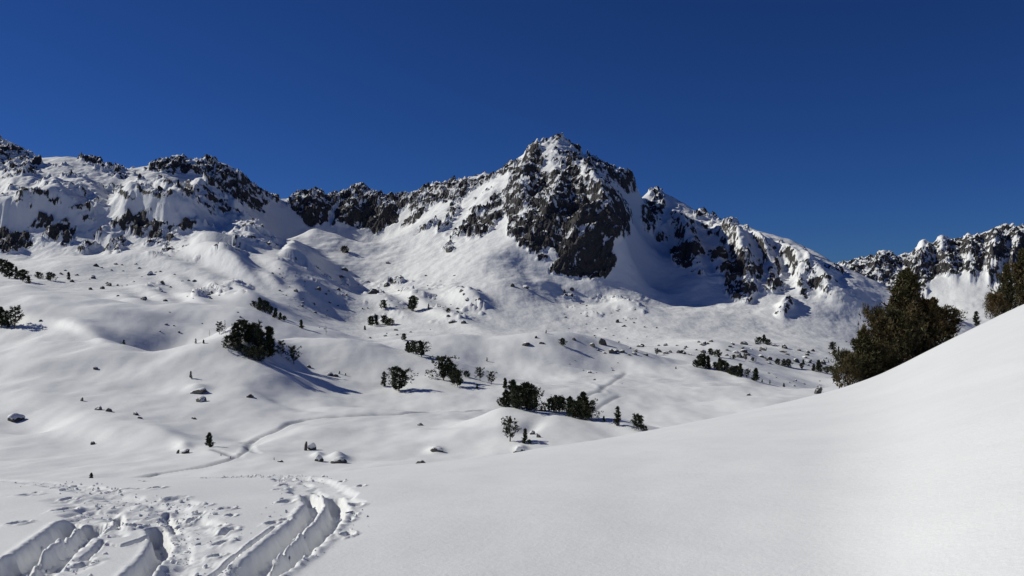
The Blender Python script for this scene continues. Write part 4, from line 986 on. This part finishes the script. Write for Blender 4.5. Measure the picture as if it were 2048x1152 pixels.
BOULD = [
    (29, 843, 34, 16, 'large dark boulder near the left edge with a shaded right side', 1), (163, 802, 10, 8, 'small square dark rock up slope from the joined pair of rocks', 0), (196, 820, 26, 9, 'long low dark rock, left one of the joined pair', 0), (217, 823, 18, 11, 'blocky dark rock, right one of the joined pair', 0),
    (270, 830, 16, 7, 'flat dark rock right of the joined pair', 0), (279, 837, 11, 5, 'little rock below the flat dark rock', 0), (403, 804, 27, 14, 'rounded dark boulder below the wind scooped snow hollow', 0), (398, 786, 40, 9, 'wide flat rock roofed with snow on the left knoll', 1), (500, 795, 19, 8, 'dark flat rock alone under the long grove shadows', 0),
    (386, 838, 17, 5, 'sliver of rock showing through the snow left of the track', 0), (184, 889, 12, 7, 'dark square rock on the near left snow swell', 0), (355, 907, 7, 9, 'narrow dark rock on the left of a snow bump', 0), (369, 907, 22, 9, 'snow mound over a rock near the ski track junction', 1), (611, 901, 9, 21, 'upright dark rock pillar with snow piled on its side', 0),
    (622, 900, 20, 16, 'snow covered block right of the upright rock pillar', 1), (637, 923, 22, 15, 'mushroom shaped snow covered rock', 1), (677, 926, 38, 13, 'wide tent shaped rock under smooth snow', 1), (560, 924, 17, 5, 'flat dark rock left of the mushroom shaped one', 0), (843, 934, 30, 14, 'dark boulder with snow streaks on the near slope edge', 0),
    (873, 903, 28, 9, 'low rock under a peaked snow cap in mid valley', 1), (841, 851, 15, 6, 'lone dark stone beside the faint curved track', 0), (1041, 906, 24, 15, 'round snow capped boulder below the near central knoll', 1), (1030, 907, 12, 6, 'dark stone left of the round snow capped boulder', 0), (1066, 869, 13, 8, 'snow capped stone right of the slim pine', 1), (1077, 875, 11, 8, 'dark slanted stone right of the snow capped stone', 0),
    (190, 739, 15, 7, 'dark triangular rock alone on the left snow slope', 0), (80, 643, 9, 5, 'tiny rock right of the left edge pines', 0), (1053, 690, 25, 9, 'flat dark boulder on the central snow dome', 0), (1083, 688, 16, 5, 'slab of rock right of the flat dark boulder', 0), (1072, 676, 8, 7, 'small dark rock on the crest of the central dome', 0), (1497, 791, 11, 5, 'lone dark stone in the smooth right valley', 0),
    (618, 735, 12, 6, 'dark stone right of the open crowned pine', 0), (659, 751, 18, 7, 'snowy rock with a dark left side', 1), (671, 753, 12, 6, 'small rock in front of the snowy rock', 0), (1636, 787, 20, 17, 'pale grey boulder left of the big near trees', 0), (1646, 791, 11, 7, 'dark stone at the foot of the pale grey boulder', 0), (1206, 690, 20, 18, 'large split boulder at the mountain foot', 0),
    (1185, 693, 16, 8, 'dark slanting slab left of the large split boulder', 0), (1230, 703, 20, 7, 'long low rock right of the large split boulder', 0), (1149, 681, 12, 7, 'small rock on the dome left of the dark slab', 0), (1180, 746, 10, 6, 'small snow rimmed stone near the faint crossing tracks', 1), (1025, 573, 13, 10, 'rock rib breaking through the snow fan under the main cliff', 0),
    (1052, 577, 15, 7, 'flat rock with a snow roof on the snow fan', 1), (1143, 580, 11, 7, 'dark rock at the end of the curved snow lip', 0), (1129, 585, 8, 10, 'upright rock left of the curved snow lip', 0), (1236, 645, 11, 8, 'dark rock pair on the pale lower face', 0), (1247, 653, 12, 4, 'long thin rock below the dark pair', 0), (935, 600, 14, 6, 'rock at the rim of the deep shaded hollow', 0),
    (928, 590, 8, 5, 'small rock above the rim of the shaded hollow', 0), (905, 646, 18, 8, 'snow capped rock below the shaded hollow', 1), (928, 647, 14, 7, 'slanted rock right of the one below the hollow', 0), (745, 588, 26, 12, 'dark outcrop on the sunlit rise below the main ridge', 0), (775, 572, 18, 10, 'rounded outcrop right of the first on the sunlit rise', 0), (690, 541, 20, 7, 'flat dark rock in the snowy bowl floor', 0), (683, 553, 14, 5, 'thin rock below the flat one in the bowl floor', 0),
    (776, 527, 10, 6, 'double stone high on the smooth sunlit fan', 0), (902, 500, 26, 12, 'striped outcrop high on the sunlit slope', 0), (217, 572, 16, 8, 'dark rock in the left rock strewn slope, above the smooth snow', 0), (285, 600, 14, 6, 'dark rock at the lower edge of the left strewn slope', 0), (300, 550, 14, 9, 'snow backed rock in the upper left strewn slope', 1),
]
for q in BOULD: boulder(*q)
ZONES = [
    ('small dark rock strewn across the boulder field at the right mountain foot', 'rocks of the right boulder field', [(1175, 705), (1260, 690), (1400, 680), (1560, 690), (1690, 710), (1680, 745), (1600, 735), (1540, 730), (1500, 720), (1400, 712), (1300, 722)], 82, (8, 22)),
    ('small rock dotted over the pale lower face of the main mountain', 'rocks of the lower main face', [(1120, 600), (1290, 598), (1330, 680), (1180, 700), (1130, 680)], 30, (4, 9)),
    ('small rock on the sunlit rise left of the shaded hollow', 'rocks of the sunlit rise', [(720, 560), (950, 545), (960, 600), (880, 660), (740, 680), (700, 620)], 34, (4, 11)),
    ('small rock in the stony gully between the left slopes and the main fan', 'rocks of the stony gully', [(540, 540), (640, 520), (700, 560), (690, 620), (650, 660), (600, 640), (560, 590)], 40, (4, 12)),
    ('small dark rock among the scattered ones below the left cliffs', 'rocks below the left cliffs', [(60, 552), (200, 525), (330, 530), (440, 590), (420, 610), (280, 602), (180, 580)], 44, (5, 14)),
    ('small stone in the loose line down the right snow crest', 'stones of the right snow crest', [(1500, 752), (1560, 740), (1660, 762), (1650, 785), (1560, 775)], 16, (4, 9)),
    ('small stone poking from the smooth snow left of the knoll grove', 'stones left of the knoll grove', [(300, 615), (480, 620), (480, 650), (350, 680), (290, 650)], 9, (5, 10)),
    ('small stone near the faint crossing tracks in the central basin', 'stones of the central basin', [(1060, 715), (1240, 725), (1260, 770), (1120, 760)], 12, (3, 7)),
]
LAND = [(1422, 706, 'the pine behind the row'), (1491, 715, 'the pale thin pine'), (1528, 678, 'the peaked pine on the far crest'), (1664, 693, 'the round flank pine'), (1570, 727, 'the dark tree patch'),
        (1607, 725, 'the small triangular pine'), (1638, 735, 'the dark triangular pine'), (1313, 704, 'the ragged foot pine'), (1206, 682, 'the large split boulder'), (1230, 700, 'the long low rock'), (1236, 642, 'the dark rock pair'),
        (1143, 578, 'the curved snow lip'), (1126, 685, 'the round pine on the dome'), (745, 583, 'the outcrop on the rise'), (776, 525, 'the double stone on the fan'), (768, 610, 'the striped shadow pine'), (824, 608, 'the double crowned pine'), (857, 614, 'the leaning thin pine'),
        (905, 620, 'the shaded rock hollow'), (755, 642, 'the slope pine clump'), (808, 675, 'the pine peeking over the ridge'), (690, 500, 'the reddish bush'), (690, 541, 'the flat bowl floor rock'), (603, 648, 'the gully pine'), (652, 660, 'the pale bare snag'), (535, 620, 'the upper left crest row'),
        (78, 552, 'the low far left bush'), (138, 553, 'the lone pine below the cliffs'), (217, 570, 'the rock above the smooth snow'), (300, 548, 'the snow backed rock'), (285, 598, 'the left slope edge rock'), (248, 684, 'the tiny crest sapling'), (439, 658, 'the one sided pine'),
        (1540, 765, 'the second crest sapling'), (1568, 771, 'the third crest sapling'), (1510, 750, 'the separate conical pine'), (1636, 780, 'the pale grey boulder'), (1180, 743, 'the snow rimmed stone'), (1053, 687, 'the flat boulder on the dome'), (1352, 736, 'the sapling by the row'), (1010, 768, 'the pine over the dense grove')]
ORD = ['nearest', 'second nearest', 'third nearest', 'fourth nearest', 'fifth nearest', 'sixth nearest', 'seventh nearest', 'eighth nearest', 'ninth nearest', 'tenth nearest', 'eleventh nearest', 'twelfth nearest', 'thirteenth nearest']
rz = random.Random(31)
found = []
for label, group, poly, n, (s0, s1) in ZONES:
    a = np.array(poly); k = 0
    while k < n:
        px, py = rz.uniform(a[:, 0].min(), a[:, 0].max()), rz.uniform(a[:, 1].min(), a[:, 1].max())
        if poly_inside(np.array([px]), np.array([py]), poly)[0] < 0: continue
        w = s0 + (s1 - s0) * rz.random() ** 2.2
        D = [(math.hypot(px - q[0], py - q[1]), q) for q in LAND]
        dist, q = min(D, key=lambda t: t[0])
        dx, dy = px - q[0], py - q[1]
        rel = ('right of' if dx > 0 else 'left of') if abs(dx) > 2.2 * abs(dy) else (('above' if dy < 0 else 'below') if abs(dy) > 2.2 * abs(dx) else ('above and ' if dy < 0 else 'below and ') + ('right of' if dx > 0 else 'left of'))
        found.append((q[2], rel, dist, px, py, w, w * rz.uniform(.3, .6), group)); k += 1
found.sort()
last, rank = None, 0
for nm, rel, dist, px, py, w, h, group in found:
    rank = rank + 1 if last == (nm, rel) else 0
    last = (nm, rel)
    label = 'dark rock %s %s, %s' % (rel, nm, ORD[min(rank, len(ORD) - 1)])
    boulder(px, py, w, h, label, 0, group, name='rock')
